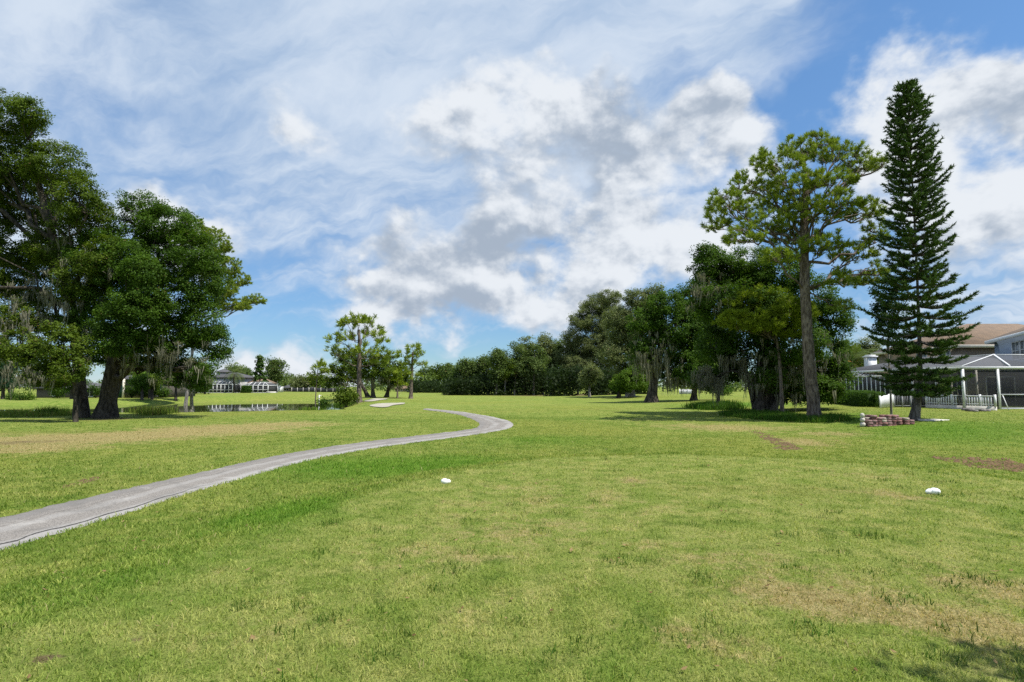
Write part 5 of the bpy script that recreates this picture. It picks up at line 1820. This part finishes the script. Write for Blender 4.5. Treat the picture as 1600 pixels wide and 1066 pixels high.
a = hit(1358, 667); b_ = hit(1406, 664.5)
d = (b_ - a); L = np.linalg.norm(d[:2]); u = d / np.linalg.norm(d[:2]); vv = np.array([-u[1], u[0], 0])
an = math.atan2(u[1], u[0])
protos = [paver_mesh(pv[k], .215, .165, .105) for k in range(4)]
used = set()
nc = int(L / .228)
for row in range(3):
    for c_ in range(nc + 1):
        top = int(np.interp(c_ / nc, [0, .15, .3, .6, .75, 1.0], [4, 5, 5, 4.6, 5.6, 5])) - (1 if rng.random() < .3 else 0)
        for l in range(top):
            k = rng.choice(4, p=[.36, .28, .30, .06]) if l < top - 1 else rng.choice(4, p=[.25, .25, .25, .25])
            o = protos[k]
            if k in used:
                o = protos[k].copy(); COL.objects.link(o)
            used.add(k)
            p = a + u * (c_ * .228 + (.03 if l % 2 else 0) + rng.normal() * .006) + vv * (row * .178 + rng.normal() * .010)
            o.location = (p[0], p[1], gz_(a[0], a[1]) - .01 + l * .107)
            o.rotation_euler = (0, 0, an + rng.normal() * .05)
            tag(o, 'reddish brown concrete paver stacked in the low pile beside the tall conifer' if k < 3 else 'pale buff concrete paver stacked in the low pile beside the tall conifer', 'paver', 'pavers in the pile' if k < 3 else 'pale pavers in the pile')
for c_ in range(2):
    for row in range(2):
        for l in range(3 if c_ == 0 else 2):
            k = 3 if l == 2 else rng.integers(0, 3)
            o = protos[k].copy(); COL.objects.link(o)
            p = a + u * (L + .34 + c_ * .23) + vv * (row * .18 + .05)
            o.location = (p[0], p[1], gz_(p[0], p[1]) + l * .107); o.rotation_euler = (0, 0, an + rng.normal() * .06)
            tag(o, 'reddish brown concrete paver stacked in the low pile beside the tall conifer' if k < 3 else 'pale buff concrete paver stacked in the low pile beside the tall conifer', 'paver', 'pavers in the pile' if k < 3 else 'pale pavers in the pile')
st = mat('pale_stone', (.50, .47, .42), .9, .2, 8, .3)
zt = gz_(a[0], a[1])
for (r_, hz, lab) in ((.12, .10, 'lowest rounded pale stone at the left end of the paver pile'), (.105, .31, 'middle rounded pale stone at the left end of the paver pile'), (.09, .51, 'topmost rounded pale stone at the left end of the paver pile')):
    t = np.linspace(0, np.pi, 9); q = np.linspace(0, 2 * np.pi, 14, endpoint=False)
    V = np.array([(r_ * math.sin(i) ** .8 * math.cos(j), r_ * math.sin(i) ** .8 * math.sin(j), .105 * math.cos(i)) for i in t[1:-1] for j in q] + [(0, 0, .105), (0, 0, -.105)])
    n7 = 7 * 14
    F = [(i * 14 + j, (i + 1) * 14 + j, (i + 1) * 14 + (j + 1) % 14, i * 14 + (j + 1) % 14) for i in range(6) for j in range(14)]
    T = [(j, (j + 1) % 14, n7) for j in range(14)] + [(84 + (j + 1) % 14, 84 + j, n7 + 1) for j in range(14)]
    o = MB().add(V, F, T).build('round_stone', st, None, True)
    p = a - u * .26 + vv * .05
    o.location = (p[0], p[1], zt + hz); tag(o, lab, 'stone', 'round stones stacked at the pile end')
# flat slab
c = hit(1457, 657)
m_ = MB(); m_.box(-.55, .55, -.4, .4, -.05, .05)
o = m_.build('concrete_slab', M['conc']); o.location = (c[0], c[1], c[2]); o.rotation_euler = (0, 0, .25); tag(o, 'pale flat concrete slab lying in the grass right of the conifer', 'slab')

# --- tee markers
mk_m = mat('white_marker_paint', (.80, .82, .80), .45, .05, 20, .1, 60, .4)


def tee_marker(label, px, py, rz, bend, k=1.0):
    c = hit(px, py)
    n, s_ = 22, 18
    t = np.linspace(0.0, 1, n)
    x = (t - .5) * .175 * k
    pr = np.sqrt(np.clip(1 - (2 * t - 1) ** 2, 0, 1)) * (.060 - .018 * t) * k * (1 - .20 * np.exp(-((t - .62) / .07) ** 2))
    yc = bend * (4 * (t - .5) ** 2) * k
    zc = .046 * k - .012 * t * k
    q = np.linspace(0, 2 * np.pi, s_, endpoint=False)
    V = np.stack([np.repeat(x, s_), (yc[:, None] + pr[:, None] * np.cos(q)).ravel(), (zc[:, None] + pr[:, None] * np.sin(q) * .95).ravel()], 1)
    F = [(i * s_ + j, i * s_ + (j + 1) % s_, (i + 1) * s_ + (j + 1) % s_, (i + 1) * s_ + j) for i in range(n - 1) for j in range(s_)]
    o = MB().add(V, F).build('tee_marker', mk_m, None, True)
    o.location = (c[0], c[1], c[2] - .008); o.rotation_euler = (0, 0, rz)
    return tag(o, label, 'tee marker')


tee_marker('white rounded tee marker near the dark green left edge of the tee', 697, 755.5, .45, .012)
tee_marker('pale bean shaped tee marker on the dry right side of the tee', 1457, 772, 2.75, .03, 1.12)


# --- loose ground cover
def tufts(pts, L0, L1, w, n_each, sp, lm, name, label, lean=.8):
    B, Ls = [], []
    for p in pts:
        q = np.asarray(p)[:2] + rng.normal(size=(n_each, 2)) * sp
        B.append(q)
    B = np.concatenate(B); n = len(B)
    V, Qd, T, ti = blades(B[:, 0], B[:, 1], rng.uniform(L0, L1, n), w * rng.uniform(.7, 1.3, n), np.clip(rng.random(n), 0, 1), rng.uniform(.05, lean, n))
    o = MB().add(V, Qd, T, a=ti).build(name, M[lm])
    return tag(o, label, 'grass', kind='stuff')


def area_pts(poly_px, n):
    x0, x1 = min(p[0] for p in poly_px), max(p[0] for p in poly_px)
    y0, y1 = min(p[1] for p in poly_px), max(p[1] for p in poly_px)
    out = []
    while len(out) < n:
        px, py = rng.uniform(x0, x1), rng.uniform(y0, y1)
        if poly_sd(np.array([px]), np.array([py]), poly_px)[0] < 0:
            out.append(hit(px, py))
    return out


tufts(area_pts([(206, 646), (232, 637), (262, 634), (285, 641), (262, 648), (225, 650)], 150), .25, .75, .026, 22, .3, 'reed', 'pond_reeds', 'tall reeds with brown stems at the pond edge beside the dense oak', .5)
tufts(area_pts([(0, 646), (60, 644), (130, 645), (150, 649), (60, 652), (0, 653)], 120), .15, .5, .03, 24, .4, 'reed', 'bank_weeds', 'low bright weeds along the pond bank at the left', .9)
tufts(area_pts([(480, 642), (505, 634), (540, 629), (556, 632), (520, 640)], 130), .15, .45, .05, 22, .5, 'lime', 'pond_weeds', 'bright weeds on the pond bank below the tall pine', .8)
tufts(area_pts([(1130, 650), (1150, 643), (1230, 650), (1262, 655), (1310, 652), (1318, 658), (1270, 661), (1180, 655)], 420), .12, .42, .024, 44, .28, 'weed', 'tall_grass', 'tall uncut dark green grass round the mossy oak and the tallest pine', 1.0)
tufts(area_pts([(1078, 638), (1100, 634), (1142, 634), (1150, 640), (1110, 641)], 160), .25, .7, .04, 30, .45, 'weed', 'rough_grass', 'bright tall grass beyond the mossy oak', .9)
tufts([hit(85, 648) + rng.normal(size=3) * .4 for _ in range(14)], .3, .8, .03, 30, .15, 'weed', 'bank_tuft', 'single green tuft on the far left bank', .8)

x, y, r = scatter(170, 2.6, 16, -.85, .85, 1.2)
k = poly_sd(x, y, PATH) > .15
tufts(np.column_stack([x, y, 0 * x])[k], .035, .085, .0065, 34, .075, 'weed', 'clover_tufts', 'small darker tufts of coarse grass scattered in the near turf', 1.3)
x, y, r = scatter(420, 2.6, 24, -.85, .85, 1.3)
n = len(x)
m_ = MB()
leaf_quads(m_, np.column_stack([x, y, H(x, y) + .022 + .012 * rng.random(n)]), norm(unit(n) * .45 + (0, 0, 1.0)), .030 + .035 * rng.random(n), rng.random(n) * .9)
tag(m_.build('fallen_leaves', leaf_mat('dead_leaves', (.16, .09, .04), (.42, .30, .15))), 'dry brown leaves and clippings scattered on the near turf', 'leaves', kind='stuff')

# clods of turned soil
cl = mat('turned_soil', (.15, .10, .058), .98, .35, 12, .6, 40, .05)
m_ = MB()
ico = np.array([(0, 0, 1), (.9, 0, .1), (.28, .85, .1), (-.73, .53, .1), (-.73, -.53, .1), (.28, -.85, .1)])
icf = [(0, 1, 2), (0, 2, 3), (0, 3, 4), (0, 4, 5), (0, 5, 1)]
for (poly, n, r) in (([(1168, 674), (1190, 675), (1228, 690), (1254, 702), (1225, 704), (1205, 692)], 240, .045), ([(1440, 713), (1500, 715), (1570, 717), (1620, 732), (1590, 738), (1520, 730), (1470, 719)], 380, .05), ([(122, 752), (150, 745), (158, 748), (130, 757)], 50, .03), ([(95, 760), (120, 755), (124, 758), (100, 763)], 24, .025)):
    for p in area_pts(poly, n):
        k = r * rng.uniform(.4, 1.3)
        m_.add(p + ico * (k * rng.uniform(.8, 1.6), k, k * rng.uniform(.4, .8)) * (1 + .3 * rng.normal(size=(6, 1))), None, icf)
tag(m_.build('soil_clods', cl), 'brown clods of soil turned up in the grass', 'soil', kind='stuff')
